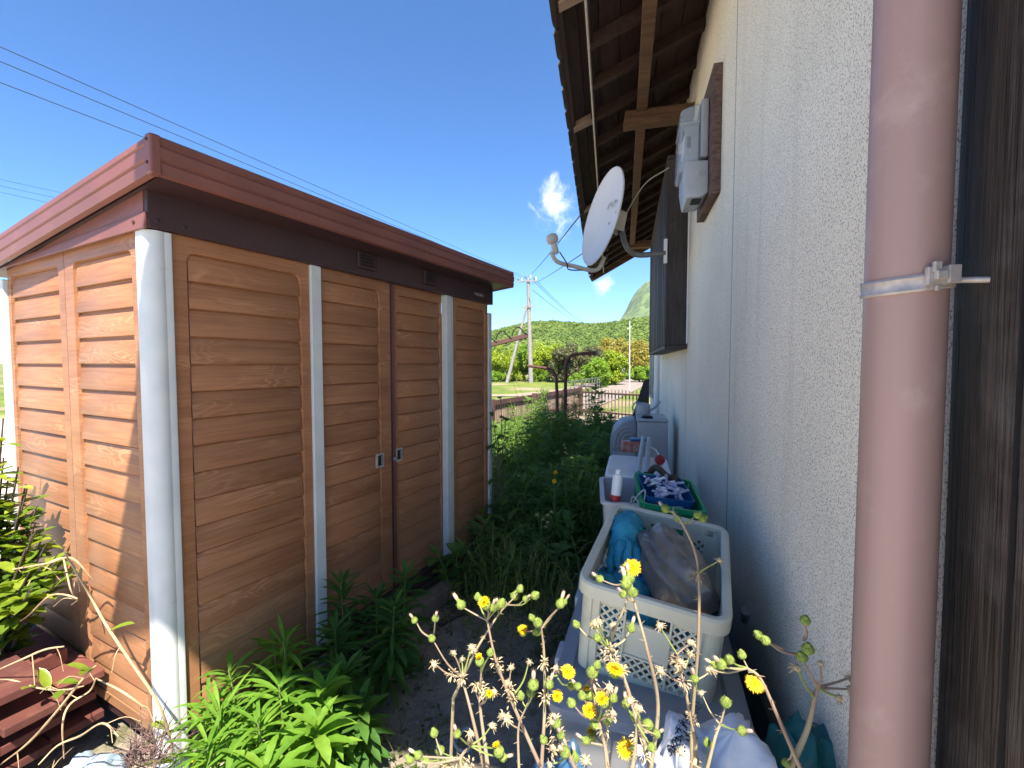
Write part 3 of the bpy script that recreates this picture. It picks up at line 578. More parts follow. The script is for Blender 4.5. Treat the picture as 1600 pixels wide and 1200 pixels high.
# pale corner post with rolled profile
prof = [(-.008, .054), (-.013, .052), (-.015, .040), (-.0125, .031), (-.015, .022), (-.012, .008), (-.004, -.004), (.008, -.013), (.020, -.0165), (.030, -.0165), (.037, -.0135), (.046, -.0155), (.057, -.014), (.060, -.010), (.060, .02), (.02, .03), (.02, .054)]
sp(MB().prism(prof, ZB-.14, ZT-.004), 'corner_post', M['post'], smooth=35)
for s0, s1, d in ((.588, .640, -.012), (1.572, 1.652, -.012)):
    if s1-s0 > .06: b = MB().box(s0, s0+.045, d, .03, ZB-.02, ZT-.001).box(s0+.047, s1, d+.008, .03, ZB-.02, ZT-.001)
    else: b = MB().box(s0, s1, d, .03, ZB-.1, ZT-.001)
    sp(b, 'mullion', M['post'], bev=.003)
sp(MB().box(2.088, 2.128, -.012, .05, ZB-.05, ZT-.06), 'end_post', M['post'], bev=.004)
sp(MB().box(-.016, .03, 1.182, 1.222, ZB-.1, ZT-.06), 'end_post', M['post'], bev=.004)
# walls that close the back and far side
sp(MB().box(.02, 2.125, 1.2, 1.22, ZB, 1.78), 'back_wall', M['wood']); sp(MB().box(2.1, 2.122, .05, 1.2, ZB, 1.78), 'side_wall', M['wood'])
# header above the doors, with two vents
sp(MB().box(-.012, 2.125, -.024, .03, ZT, 1.955), 'header', M['header'], bev=.003)
for s_, w_ in ((.893, .118), (1.387, .118)):
    v = sp(MB().box(-w_/2, w_/2, -.010, 0, -.041, .041), 'vent', M['header'], bev=.008, seg=3); v.location = (s_, -.024, 1.893)
    sp(MB().box(-w_/2+.016, w_/2-.016, -.0125, -.0102, -.026, .026), 'vent_grille', M['black'], v, bev=.0008, seg=1)
    for k in range(3): sp(MB().box(-w_/2+.02, w_/2-.02, -.0145, -.0127, -.018+k*.016, -.014+k*.016), 'vent_slat', M['header'], v)
text_part('name_plate', 'YODOKO', M['inkgrey'], shed, wmat(shed) @ frame((1.93, -.0247, 1.868), (1, 0, 0), (0, 0, 1)), .026)
for x_ in (.012, .09): sp(MB().lathe([(.007, 0), (.007, .003), (.004, .005)], 8, Matrix.Translation((x_, -.0242, 1.845)) @ Matrix.Rotation(R(90), 4, 'X')), 'bolt', M['header'], smooth=40)
# gable strip on the left side under the sloping roof
def rz_(y): return 1.942-.111*(y+.155)   # underside of roof at depth y
sp(MB().hexa([(-.014, -.004, ZT+.001), (.02, -.004, ZT+.001), (.02, 1.2, ZT-.012), (-.014, 1.2, ZT-.012), (-.014, -.004, rz_(0)+.02), (.02, -.004, rz_(0)+.02), (.02, 1.2, rz_(1.2)+.02), (-.014, 1.2, rz_(1.2)+.02)]), 'gable_strip', M['trim'])
sp(MB().hexa([(-.024, -.026, ZT-.006), (-.0142, -.026, ZT-.006), (-.0142, 1.2, ZT-.02), (-.024, 1.2, ZT-.02), (-.02, -.026, ZT+.045), (-.0142, -.026, ZT+.045), (-.0142, 1.2, ZT+.0), (-.02, 1.2, ZT+.0)]), 'gable_flashing', M['trim'], bev=.002)
sp(MB().lathe([(.006, 0), (.006, .003), (.003, .005)], 8, Matrix.Translation((-.0225, .035, ZT+.018)) @ Matrix.Rotation(R(-90), 4, 'Y')), 'bolt', M['header'], smooth=40)
# roof: deck and ribbed edge trim, high in front
RX0, RX1, RY0, RY1 = -.057, SW+.062, -.158, 1.30
def rt(y): return rz_(y)+.112
sp(MB().hexa([(RX0+.01, RY0+.01, rt(RY0)-.03), (RX1-.01, RY0+.01, rt(RY0)-.03), (RX1-.01, RY1-.01, rt(RY1)-.03), (RX0+.01, RY1-.01, rt(RY1)-.03), (RX0+.01, RY0+.01, rt(RY0)-.008), (RX1-.01, RY0+.01, rt(RY0)-.008), (RX1-.01, RY1-.01, rt(RY1)-.008), (RX0+.01, RY1-.01, rt(RY1)-.008)]), 'roof_deck', M['header'])
tprof = [(.012, 0), (0, .004), (-.003, .034), (0, .040), (0, .0425), (-.004, .046), (-.004, .078), (0, .083), (0, .086), (-.003, .09), (-.001, .108), (.006, .114), (.018, .114), (.018, .104), (.012, .10)]
def trim_run(p0, p1, out, close=True):
    p0, p1, out = Vector(p0), Vector(p1), Vector(out); b = MB(); n = len(tprof)
    for p in (p0, p1):
        for d, z in tprof: b.v.append(tuple(p-out*d*1.3+Vector((0, 0, z)))); b.c.append(.5)
    for k in range(n): b.f.append((k, (k+1) % n, n+(k+1) % n, n+k)); b.m.append(0)
    b.f += [tuple(range(n))[::-1], tuple(range(n, 2*n))]; b.m += [0, 0]; return b
sp(trim_run((RX0+.003, RY0, rz_(RY0)), (RX1-.003, RY0, rz_(RY0)), (0, -1, 0)), 'roof_trim', M['trim'], smooth=30)
sp(trim_run((RX0, RY0+.003, rz_(RY0)), (RX0, RY1, rz_(RY1)), (-1, 0, 0)), 'roof_trim', M['trim'], smooth=30)
sp(trim_run((RX1, RY0+.003, rz_(RY0)), (RX1, RY1, rz_(RY1)), (1, 0, 0)), 'roof_trim', M['trim'], smooth=30)
sp(MB().box(RX0-.006, RX0+.024, RY0-.006, RY0+.026, rz_(RY0)-.002, rz_(RY0)+.112), 'trim_corner', M['trim'], bev=.006)
for zz in (.03, .095): sp(MB().lathe([(.005, 0), (.005, .003), (.002, .004)], 8, Matrix.Translation((RX0-.006, RY0+.012, rz_(RY0)+zz)) @ Matrix.Rotation(R(-90), 4, 'Y')), 'bolt', M['header'], smooth=40)
sp(MB().hexa([(RX0+.03, RY0+.03, rz_(RY0)+.004), (RX1-.03, RY0+.03, rz_(RY0)+.004), (RX1-.03, RY1, rz_(RY1)+.004), (RX0+.03, RY1, rz_(RY1)+.004), (RX0+.03, RY0+.03, rz_(RY0)+.012), (RX1-.03, RY0+.03, rz_(RY0)+.012), (RX1-.03, RY1, rz_(RY1)+.012), (RX0+.03, RY1, rz_(RY1)+.012)]), 'roof_soffit', M['header'])
# sill rail and blocks under the doors
sp(MB().box(.075, 2.09, -.03, .05, ZB-.035, ZB-.002).box(.645, 1.57, -.018, .04, ZB, ZB+.026), 'base_rail', M['header'], bev=.003)
sp(MB().box(.02, .06, .03, 1.2, ZB-.06, ZB-.004), 'base_rail', M['header'])
# recessed handles and lock
for s_, y_, d in ((1.003-.642, -.0, d1), (1.166-1.108, 0, d2)):
    hb = MB()
    for x0, x1, z0, z1 in ((-.026, -.018, -.036, .036), (.018, .026, -.036, .036), (-.018, .018, .026, .036), (-.018, .018, -.036, -.026)): hb.box(x0, x1, -.006, .006, z0, z1)
    h = sp(hb, 'handle', M['clamp'], d, bev=.0015); h.location = (s_, -.002, .897)
    sp(MB().box(-.0178, .0178, -.0035, .004, -.0258, .0258), 'handle_recess', M['black'], h); sp(MB().box(.006, .0176, -.0055, -.0037, -.022, .022), 'handle_grip', M['steel'], h)
sp(MB().lathe([(.011, 0), (.011, .02), (.008, .024)], 12, Matrix.Translation((.017, -.001, .882)) @ Matrix.Rotation(R(90), 4, 'X')), 'lock', M['steel'], d2, smooth=40)
# ================================================================== THINGS FIXED TO THE HOUSE WALL
# brown drainpipe with its clamp
PX, PY, PR = .383, .772, .047
dp = empty('drainpipe', (PX, PY, 0), label='thick pinkish brown vinyl drainpipe beside the dark corner post', cat='drainpipe')
MB().tube([(PX+.001, PY, -.02), (PX, PY, .9), (PX-.001, PY, 1.8), (PX, PY, 3.4)], PR, 40).build('pipe', M['downpipe'], dp, smooth=60)
b = MB(); zc = at(1425, 440, .735).z
for i in range(41):
    a = 2*math.pi*i/40; tl = .006*math.cos(a-.6)
    for r, z in ((PR+.0006, -.013), (PR+.004, -.014), (PR+.0055, -.010), (PR+.004, -.006), (PR+.004, .006), (PR+.0055, .010), (PR+.004, .014), (PR+.0006, .013)):
        b.v.append((PX+r*math.cos(a), PY+r*math.sin(a), zc+z*.8+tl)); b.c.append(.5)
for i in range(40):
    for k in range(8): b.f.append((i*8+k, i*8+(k+1) % 8, (i+1)*8+(k+1) % 8, (i+1)*8+k)); b.m.append(0)
cl = b.build('clamp', M['clamp'], dp, smooth=50)
a = R(-78); cx, cy = PX+math.cos(a)*(PR+.006), PY+math.sin(a)*(PR+.006)
td = Vector((-math.sin(a), math.cos(a), 0)); od = Vector((math.cos(a), math.sin(a), 0)); cc = Vector((cx, cy, zc+.004))
b = MB()
for s0, s1, z0, z1, o0, o1 in ((-.016, .014, -.012, .012, -.004, .003), (-.012, -.002, .004, .018, .002, .008), (-.010, .004, -.006, .006, .003, .010), (.008, .024, -.010, .014, -.003, .006), (-.006, .0, -.020, -.012, 0, .004)):
    q = [cc+td*s+od*o+Vector((0, 0, z)) for z in (z0, z1) for s, o in ((s0, o0), (s1, o0), (s1, o1), (s0, o1))]; b.hexa(q)
b.build('clamp_hinge', M['clamp'], cl, bev=.0015)
MB().tube([cc+td*.03+Vector((0, .01, -.004)), Vector((.447, .716, zc-.004))], .0042, 8).build('clamp_spike', M['clamp'], cl, smooth=50)

# electricity meter on its brown board
mb_ = empty('electricity_meter', (.44, 2.85, 2.28), label='grey electricity meter with clear cover on a brown wooden board', cat='meter')
MB().box(.415, WX-.001, 2.60, 3.12, 2.285, 2.945).build('mounting_board', M['board'], mb_, bev=.004)
b = MB().box(.375, .4135, 2.70, 2.98, 2.52, 2.83); b.build('meter_base', M['metergrey'], mb_, bev=.01)
gl = pmat('smoky_clear_cover', (.50, .60, .70), (.46, .56, .65), 5, .12, spec=.6); gl.node_tree.nodes['Principled BSDF'].inputs['Alpha'].default_value = .38
MB().hexa([(.262, 2.725, 2.455), (.374, 2.715, 2.455), (.374, 2.965, 2.455), (.262, 2.955, 2.455), (.272, 2.735, 2.80), (.374, 2.715, 2.822), (.374, 2.965, 2.822), (.272, 2.945, 2.80)]).build('glass_cover', gl, mb_, bev=.018, smooth=40, seg=3)
mbk = MB().box(.30, .372, 2.76, 2.93, 2.50, 2.745).build('meter_block', M['metergrey'], mb_, bev=.008)
MB().box(.2965, .2998, 2.79, 2.90, 2.58, 2.68).build('dial', M['white'], mbk); MB().box(.296, .2999, 2.80, 2.89, 2.70, 2.72).build('counter', M['black'], mbk)
MB().box(.31, .33, 2.757, 2.7595, 2.60, 2.66).build('seal', M['black'], mbk)
MB().box(.268, .371, 2.727, 2.9629, 2.716, 2.722).build('cover_rib', M['meterlight'], mb_)
prof2 = [(.414, 2.50), (.300, 2.505), (.291, 2.47), (.290, 2.40), (.300, 2.34), (.306, 2.305), (.372, 2.305), (.414, 2.325)]
b = MB(); n = len(prof2)
for y in (2.70, 2.96):
    for x, z in prof2: b.v.append((x, y, z)); b.c.append(.5)
for k in range(n): b.f.append((k, (k+1) % n, n+(k+1) % n, n+k)); b.m.append(0)
b.f += [tuple(range(n))[::-1], tuple(range(n, 2*n))]; b.m += [0, 0]
tb = b.build('terminal_box', M['meterlight'], mb_, bev=.007, smooth=40)
MB().tube([(.385, 2.698, 2.43)]+[(.385, 2.6975, 2.43)], .02, 20).build('knockout', M['metergrey'], tb)
MB().box(.335, .385, 2.72, 2.80, 2.296, 2.3045).build('cable_slot', M['black'], tb)

# dark wooden shutter box
sx = .300; sy0, sy1, sz0, sz1 = 3.845, 6.60, 1.525, 3.00
sb = empty('shutter_box', (sx, sy0, sz0), label='dark brown wooden shutter box with upright slats on the stucco wall', cat='shutter box')
MB().box(sx+.004, WX-.004, sy0, sy0+.028, sz0+.02, sz1).build('side_board', M['shutter'], sb, bev=.003)
MB().box(sx+.004, WX-.004, sy1-.028, sy1, sz0+.02, sz1).build('side_board', M['shutter'], sb, bev=.003)
MB().box(WX-.012, WX-.001, sy0-.012, sy0-.002, sz0+.03, sz1).build('wall_trim', M['white'], sb)
MB().box(sx-.012, WX-.004, sy0-.006, sy1, sz0-.012, sz0+.018).build('bottom_board', M['shutter'], sb, bev=.004)
MB().box(sx-.01, WX-.004, sy0-.006, sy1, sz1+.002, sz1+.03).build('top_board', M['shutter'], sb, bev=.004)
MB().box(sx+.03, sx+.04, sy0+.03, sy1-.03, sz0+.02, sz1).build('back_board', M['shutter'], sb)
first = None; k = 0; y = sy0+.005
while y < sy1-.04:
    if first is None: o = MB().box(-.012, .028, 0, .034, 0, sz1-sz0-.022).build('slat', M['shutter'], sb, bev=.003, local=True, seg=1); first = o; o.location = (0, y-sy0, .0195)
    else: inst(first.data, 'slat', sb, (U(-.003, .003), y-sy0, .0195))
    y += .062

# satellite dish on a bent arm
dn = Vector((-.87, -.44, .20)).normalized(); dc = Vector((-.19, 3.72, 2.545))
sd = empty('satellite_dish', (.29, 3.85, 2.27), label='off white satellite dish on a bent grey arm beside the shutter box', cat='satellite dish')
dx = Vector((0, 0, 1)).cross(dn).normalized(); dy = dn.cross(dx)
dm = frame(dc, dx, dy)
b = MB(); nr, ns_ = 9, 48
for side in (0, 1):
    for i in range(nr+1):
        r = i/nr
        for j in range(ns_):
            a = 2*math.pi*j/ns_; z = .075*r*r-.05-(.009 if side else 0); b.v.append(tuple(dm @ Vector((.345*r*math.cos(a), .375*r*math.sin(a), z)))); b.c.append(.5)
o2 = (nr+1)*ns_
for i in range(nr):
    for j in range(ns_):
        k0, k1 = i*ns_+j, i*ns_+(j+1) % ns_; b.f += [(k0, k0+ns_, k1+ns_, k1), (o2+k0, o2+k1, o2+k1+ns_, o2+k0+ns_)]; b.m += [0, 1]
for j in range(ns_): k0, k1 = nr*ns_+j, nr*ns_+(j+1) % ns_; b.f.append((k0, o2+k0, o2+k1, k1)); b.m.append(0)
dsh = b.build('reflector', [M['dish'], M['lnb']], sd, smooth=50)
rim = MB().tube([dm @ Vector((.346*math.cos(t), .376*math.sin(t), .0215)) for t in [2*math.pi*k/48 for k in range(49)]], .0065, 6, cap=False).build('rim', M['dish'], dsh, smooth=60)
text_part('lettering', 'FUJI', M['inkgrey'], dsh, dm @ Matrix.Translation((.03, .13, -.036)) @ Matrix.Rotation(R(-9), 4, 'X'), .12, .0006)
MB().lathe([(.012, 0), (.012, .004), (.006, .006)], 10, dm @ Matrix.Translation((0, -.03, -.051))).build('bolt', M['steel'], dsh, smooth=40)
MB().lathe([(.009, 0), (.009, .004), (.005, .006)], 10, dm @ Matrix.Translation((.12, .02, -.043))).build('bolt', M['steel'], dsh, smooth=40)
lp = dc-dy*.40; ln_ = dc+dn*.365-dy*.30
arm = bez([dc-dn*.07-dy*.30, lp-dn*.02-dy*.015, lp+dn*.16-dy*.03, ln_-dn*.06-dy*.13, ln_-dy*.075], 7)
am = MB().tube(arm, .0165, 10).build('feed_arm', M['lnb'], sd, smooth=60)
hd = Vector((-.25, -.1, .95)).normalized(); hx = hd.orthogonal().normalized(); fm = frame(ln_, hx, hd.cross(hx))
lb = MB().lathe([(.018, -.085), (.026, -.07), (.026, -.02), (.020, -.008), (.040, .004), (.047, .025), (.046, .050), (.036, .066), (.012, .075)], 18, fm).build('receiver_head', M['lnb'], sd, smooth=50)
MB().tube(bez([ln_-hd*.07+Vector((.03, 0, 0)), ln_-hd*.13+Vector((.07, 0, -.03)), lp+dn*.20-dy*.065, lp+dn*.08-dy*.04], 6), .005, 6).build('cable', M['black'], am, smooth=60)
bk = dc-dn*.13
MB().box(-.075, .075, -.11, .09, -.075, -.058).box(-.06, -.052, -.08, .07, -.16, -.075).box(.052, .06, -.08, .07, -.16, -.075).box(-.052, .052, -.02, .05, -.15, -.12).build('bracket', M['lnb'], sd, local=False).data.transform(wmat(sd).inverted() @ dm @ wmat(sd))
ma = bez([bk+Vector((.01, .02, .10)), bk+Vector((.02, .03, -.02)), Vector((-.02, 3.80, 2.34)), Vector((.06, 3.835, 2.272)), Vector((.20, 3.838, 2.268)), Vector((.285, 3.836, 2.27))], 7)
MB().tube(ma, .022, 14).build('mounting_arm', M['dishgrey'], sd, smooth=60)
MB().box(.27, .297, 3.822, 3.842, 2.19, 2.38).build('fixing_plate', M['white'], sd, bev=.004)
MB().tube(bez([(.30, 3.835, 2.93), (.12, 3.83, 2.82), (-.02, 3.83, 2.60), (-.03, 3.8, 2.52)], 7), .005, 6).build('cable', M['lnb'], sd, smooth=60)

# pale downpipe further along and a cable that hangs by it
MB().tube([(WX-.04, 7.0, .1), (WX-.04, 7.0, 1.5), (WX-.04, 7.0, 3.2)], .034, 14).build('pale_pipe', M['white'])
tag(bpy.data.objects['pale_pipe'], 'slim white downpipe on the wall just past the shutter box', 'downpipe')
cb_ = MB(); pts = [(WX-.02+U(-.006, .006), 7.5+U(-.03, .03), 1.75-i*.06) for i in range(21)]
cb_.tube(bez(pts, 3), .006, 5)
for i in range(20): p = Vector(pts[i]); cb_.leaf(p, (U(-1, .1), U(-1, 1), U(-.6, .3)), (0, 0, 1), .05, .02, .5, 2)
tag(cb_.build('dangling_vine', M['twigdark']), 'thin dry vine hanging down the wall beside the white downpipe', 'vine')

# ================================================================== CLUTTER ALONG THE WALL
def shell_box(w, d, h, t=.008, taper=.04, r=.03, floor=.01):
    """open tub with rounded corners: outer and inner skin"""
    b = MB(); rings = []
    def ring(wx, dy_, z, rr):
        i0 = len(b.v)
        for x, y in rrect(-wx/2, wx/2, -dy_/2, dy_/2, rr, 4): b.v.append((x, y, z)); b.c.append(.5)
        rings.append(i0)
    ring(w-taper, d-taper, 0, r); ring(w, d, h, r); ring(w-2*t, d-2*t, h, r); ring(w-taper-2*t, d-taper-2*t, floor, r); n = 20
    for a, c in zip(rings[:-1], rings[1:]):
        for k in range(n): b.f.append((a+k, a+(k+1) % n, c+(k+1) % n, c+k)); b.m.append(0)
    b.f.append(tuple(rings[0]+k for k in range(n))[::-1]); b.f.append(tuple(rings[-1]+k for k in range(n))); b.m += [0, 0]
    return b
def lip(b, w, d, z, out=.012, h=.014, r=.03):
    n = 20; base = len(b.v)
    for ww, zz in ((0, z-h), (out, z-h), (out, z), (0, z)):
        for x, y in rrect(-(w/2+ww), w/2+ww, -(d/2+ww), d/2+ww, r+ww, 4): b.v.append((x, y, zz)); b.c.append(.5)
    for q in range(3):
        for k in range(n): b.f.append((base+q*n+k, base+q*n+(k+1) % n, base+(q+1)*n+(k+1) % n, base+(q+1)*n+k)); b.m.append(0)
    return b
def place(o, loc, rot): o.location = loc; o.rotation_euler = rot; return o

# big grey storage tub with lid under the crate
t1 = empty('storage_tub', (.08, 1.655, 0), R(-3), label='large grey lidded plastic tub under the cream crate', cat='tub')
sp2 = lambda b, name, mat, parent, **kw: b.build(name, mat, parent, local=True, **kw)
sp2(shell_box(.50, .86, .43, taper=.06), 'body', M['greybin'], t1, smooth=40)
ld = MB(); n = 20; base = 0
for ww, zz in ((.0, .415), (.02, .413), (.022, .445), (.006, .458), (-.03, .460), (-.04, .450)):
    for x, y in rrect(-(.25+ww), .25+ww, -(.43+ww), .43+ww, .05, 4): ld.v.append((x, y, zz)); ld.c.append(.5)
for q in range(5):
    for k in range(n): ld.f.append((q*n+k, q*n+(k+1) % n, (q+1)*n+(k+1) % n, (q+1)*n+k)); ld.m.append(0)
ld.f.append(tuple(5*n+k for k in range(n))); ld.m.append(0)
sp2(ld, 'lid', M['greybin'], t1, smooth=35)
for y_ in (-.2, .2): sp2(MB().box(-.285, -.262, y_-.05, y_+.05, .36, .45), 'latch', M['palebin'], t1, bev=.006)

# cream harvest crate with diamond mesh panels
cw, cdp, ch = .385, .525, .285
crt = empty('harvest_crate', (.090, 1.36+.25, .470), label='cream plastic harvest crate tilted on the grey tub, filled with bags and cloth', cat='crate')
crt.rotation_euler = (R(8.5), R(6), R(-9)); crt.scale = (1.02, 1.0, 1.06)
def cpart(b, name, mat='crate', parent=None, **kw): return b.build(name, M[mat], parent or crt, local=True, **kw)
cpart(MB().box(-cw/2+.02, cw/2-.02, -cdp/2+.02, cdp/2-.02, 0, .008), 'base')
b = MB(); n = 20
for ww, zz in ((-.012, ch-.005), (-.012, ch+.008), (-.006, ch+.013), (.008, ch+.013), (.014, ch+.007), (.014, ch-.03), (.010, ch-.032), (.010, ch-.005)):
    for x, y in rrect(-(cw/2+ww), cw/2+ww, -(cdp/2+ww), cdp/2+ww, .035+ww, 4): b.v.append((x, y, zz)); b.c.append(.5)
for q in range(8):
    for k in range(n): b.f.append((q*n+k, q*n+(k+1) % n, ((q+1) % 8)*n+(k+1) % n, ((q+1) % 8)*n+k)); b.m.append(0)
cpart(b, 'rim', smooth=40)
b = MB()
for ww, zz in ((-.014, 0), (.002, 0), (.006, .006), (.006, .032), (-.008, .036)):
    for x, y in rrect(-(cw/2+ww-.012), cw/2+ww-.012, -(cdp/2+ww-.012), cdp/2+ww-.012, .03, 4): b.v.append((x, y, zz)); b.c.append(.5)
for q in range(4):
    for k in range(n): b.f.append((q*n+k, q*n+(k+1) % n, (q+1)*n+(k+1) % n, (q+1)*n+k)); b.m.append(0)
cpart(b, 'foot_rim', smooth=40)
def wall_strip(x0, x1, z0, z1, y, th=.003): return (x0, x1, y-th/2, y+th/2, z0, z1)
def lattice(b, x0, x1, z0, z1, y, step=.0185, w=.006, th=.004):
    """diamond mesh clipped to a rectangle"""
    for sgn in (1, -1):
        c0 = (x0-z1 if sgn > 0 else x0+z0); c1 = (x1-z0 if sgn > 0 else x1+z1); c = c0+step*.7
        while c < c1:
            pts = []
            if sgn > 0: xa, xb = max(x0, c+z0), min(x1, c+z1); pts = [(xa, xa-c), (xb, xb-c)]
            else: xa, xb = max(x0, c-z1), min(x1, c-z0); pts = [(xa, c-xa), (xb, c-xb)]
            if xb-xa > .004:
                (ax, az), (bx, bz) = pts; d = Vector((bx-ax, bz-az)).normalized(); p = Vector((-d.y, d.x))*w/2; yy = y+sgn*.0002
                vs = [(ax-p.x, yy-th/2, az-p.y), (bx-p.x, yy-th/2, bz-p.y), (bx+p.x, yy-th/2, bz+p.y), (ax+p.x, yy-th/2, az+p.y)]
                vs = vs+[(q[0], yy+th/2, q[2]) for q in vs]; b.hexa([vs[0], vs[1], vs[5], vs[4], vs[3], vs[2], vs[6], vs[7]])
            c += step*1.414
    return b
def crate_end(sgn, width, along):
    hw = width/2; b = MB(); y = 0
    xm0, xm1 = -.062, .062
    # solid strips
    for r in (wall_strip(-hw+.028, -hw+.060, .034, ch-.03, y), wall_strip(hw-.060, hw-.028, .034, ch-.03, y), wall_strip(-hw+.06, hw-.06, ch-.075, ch-.006, y+.001) if along else wall_strip(-hw+.06, xm0, ch-.052, ch-.006, y),): b.box(*r)
    if not along:
        b.box(*wall_strip(xm1, hw-.06, ch-.052, ch-.006, y)); b.box(*wall_strip(xm0, xm1, ch-.03, ch-.006, y+.001)); b.box(*wall_strip(xm0, xm1, .10, .205, y+.0015))
        for x in (xm0, xm1): b.box(x-.003, x+.003, y-.008, y+.003, .036, ch-.006)
        for z in (.102, .205): b.box(xm0+.004, xm1-.004, y-.006, y+.003, z-.003, z+.003)
        b.box(-hw+.06, xm0-.004, y-.005, y+.003, .155, .161); b.box(xm1+.004, hw-.06, y-.005, y+.003, .155, .161)
        for (x0, x1, z0, z1) in ((-hw+.06, xm0, .163, ch-.05), (-hw+.06, xm0, .036, .153), (xm1, hw-.06, .163, ch-.05), (xm1, hw-.06, .036, .153), (xm0, xm1, .036, .10)): lattice(b, x0, x1, z0, z1, y)
    else:
        for k in range(4):
            x0 = -hw+.062+k*(width-.124)/4; x1 = x0+(width-.124)/4
            b.box(x0-.003, x0+.003, y-.008, y+.003, .036, ch-.006); lattice(b, x0+.004, x1-.004, .04, ch-.078, y)
        b.box(-hw+.06, hw-.06, y-.005, y+.003, .12, .126)
    for x in (-hw+.055, hw-.055): b.box(x-.003, x+.003, y-.010, y+.003, .03, ch-.006)
    return b
e_ = cpart(crate_end(1, cw, False), 'end_panel'); e_.location = (0, -cdp/2+.006, 0)
e2 = inst(e_.data, 'end_panel', crt, (0, cdp/2-.006, 0), (0, 0, math.pi))
s_ = cpart(crate_end(1, cdp, True), 'side_panel'); s_.location = (-cw/2+.006, 0, 0); s_.rotation_euler = (0, 0, -math.pi/2)
inst(s_.data, 'side_panel', crt, (cw/2-.006, 0, 0), (0, 0, math.pi/2))
for sx_ in (-1, 1):
    for sy_ in (-1, 1):
        b = MB(); x, y = sx_*(cw/2-.004), sy_*(cdp/2-.004); pr = []
        for k in range(7):
            a = R(90*k/6); pr.append((x-sx_*.03+sx_*.034*math.cos(a), y-sy_*.03+sy_*.034*math.sin(a)))
        pr += [(x-sx_*.03+sx_*.026*math.cos(R(90*k/6)), y-sy_*.03+sy_*.026*math.sin(R(90*k/6))) for k in range(6, -1, -1)]
        cpart(b.prism(pr, .01, ch-.01), 'corner_column', smooth=40)
CM = wmat(crt)
# contents of the crate
def blob(w, d, h, k, amp=.12, nu=26, nv=16, fr=3, flat=0):
    b = MB()
    for i in range(nv+1):
        ph = math.pi*i/nv
        for j in range(nu):
            th = 2*math.pi*j/nu; v = Vector((math.sin(ph)*math.cos(th), math.sin(ph)*math.sin(th), math.cos(ph)))
            q = 1+amp*mn.fractal(v*fr+Vector((k, k, k)), .8, 2.2, 4)+amp*.6*math.sin(9*v.x+5*v.z+k)
            e = .75; f = lambda t: math.copysign(abs(t)**e, t)
            b.v.append((f(v.x)*w/2*q, f(v.y)*d/2*q, f(v.z)*h/2*q)); b.c.append(.5)
    for i in range(nv):
        for j in range(nu): b.f.append((i*nu+j, (i+1)*nu+j, (i+1)*nu+(j+1) % nu, i*nu+(j+1) % nu)); b.m.append(0)
    return b
bg_ = blob(.20, .38, .24, 2.3, .10, 40, 24).build('soil_bag', M['soilbag'], smooth=70); place(bg_, CM @ Vector((.045, .005, ch-.055)), (R(8), R(-16), R(12)))
tag(bg_, 'crumpled clear plastic bag full of brown soil in the cream crate', 'bag')
def cloth(w, d, k, hz=.05, n=26):
    b = MB()
    for i in range(n+1):
        for j in range(n+1):
            x = w*(i/n-.5); y = d*(j/n-.5); z = hz*mn.fractal(Vector((x*14+k, y*14, k)), .7, 2.1, 4)+hz*.8*math.sin(20*x+6*math.sin(17*y+k))*.5-2.2*(x*x+y*y)
            b.v.append((x+.02*mn.noise(Vector((x*9, y*9, k+4))), y+.02*mn.noise(Vector((x*9, y*9, k+9))), z)); b.c.append(.5)
    for i in range(n):
        for j in range(n): a = i*(n+1)+j; b.f.append((a, a+n+1, a+n+2, a+1)); b.m.append(0)
    return b
# rubber glove: palm with fingers, lying against the left wall of the crate
gl_ = MB(); g0 = CM @ Vector((-.115, .06, ch-.07))
gl_.tube(bez([g0+Vector(v) for v in ((.0, .14, .05), (.005, .09, .075), (.0, .03, .07), (-.01, -.03, .04), (-.012, -.055, .02))], 5), [.045, .049, .043, .052, .05, .056, .05, .058, .052, .056, .05, .055, .047, .05, .045, .05, .044, .042, .036, .032, .02], 22)
for fx, fl, fz in ((-.042, .09, .005), (-.018, .10, .03), (.008, .10, .03), (.033, .085, .012)):
    gl_.tube(bez([g0+Vector((fx*.8, -.025, .045+fz*.4)), g0+Vector((fx, -.06, .035+fz)), g0+Vector((fx*1.2, -.06-fl*.4, .0+fz)), g0+Vector((fx*1.3, -.05-fl*.55, -.045+fz))], 3), [.016]*4+[.0155]*3+[.014]*2+[.008], 8)
gl_.tube(bez([g0+Vector((.05, .03, .05)), g0+Vector((.075, .0, .05)), g0+Vector((.08, -.04, .02))], 3), [.018, .018, .018, .017, .016, .013, .008], 8)
for i_, v_ in enumerate(gl_.v):
    w_ = Vector(v_); gl_.v[i_] = tuple(w_+mn.noise_vector(w_*26)*.010+mn.noise_vector(w_*60)*.004)
tag(gl_.build('work_glove', M['cloth'], smooth=70), 'crumpled turquoise work glove in the left side of the cream crate', 'glove')
c1 = cloth(.20, .26, 3.1, .035).build('blue_cloth', M['cloth'], smooth=80); place(c1, CM @ Vector((-.10, -.13, ch-.07)), (R(20), R(-12), .4))
tag(c1, 'turquoise cloth bunched under the glove in the near left corner of the crate', 'cloth')
c2 = cloth(.14, .34, 5.5, .03).build('blue_cloth', M['cloth'], smooth=80); place(c2, CM @ Vector((.135, -.02, ch-.10)), (R(0), R(15), -.1))
tag(c2, 'turquoise cloth along the right side of the cream crate beside the soil bag', 'cloth')
b = MB()
for k in range(5):
    p = CM @ Vector((.12+U(-.015, .02), -.04-k*.03, ch-.065)); b.leaf(p, (U(-.5, .8), U(-1, .3), U(.3, .9)), (0, 0, 1), .07, .03, .8, 4)
tag(b.build('orange_scraps', M['orange']), 'faded orange plastic scraps at the right inside of the cream crate', 'scraps')

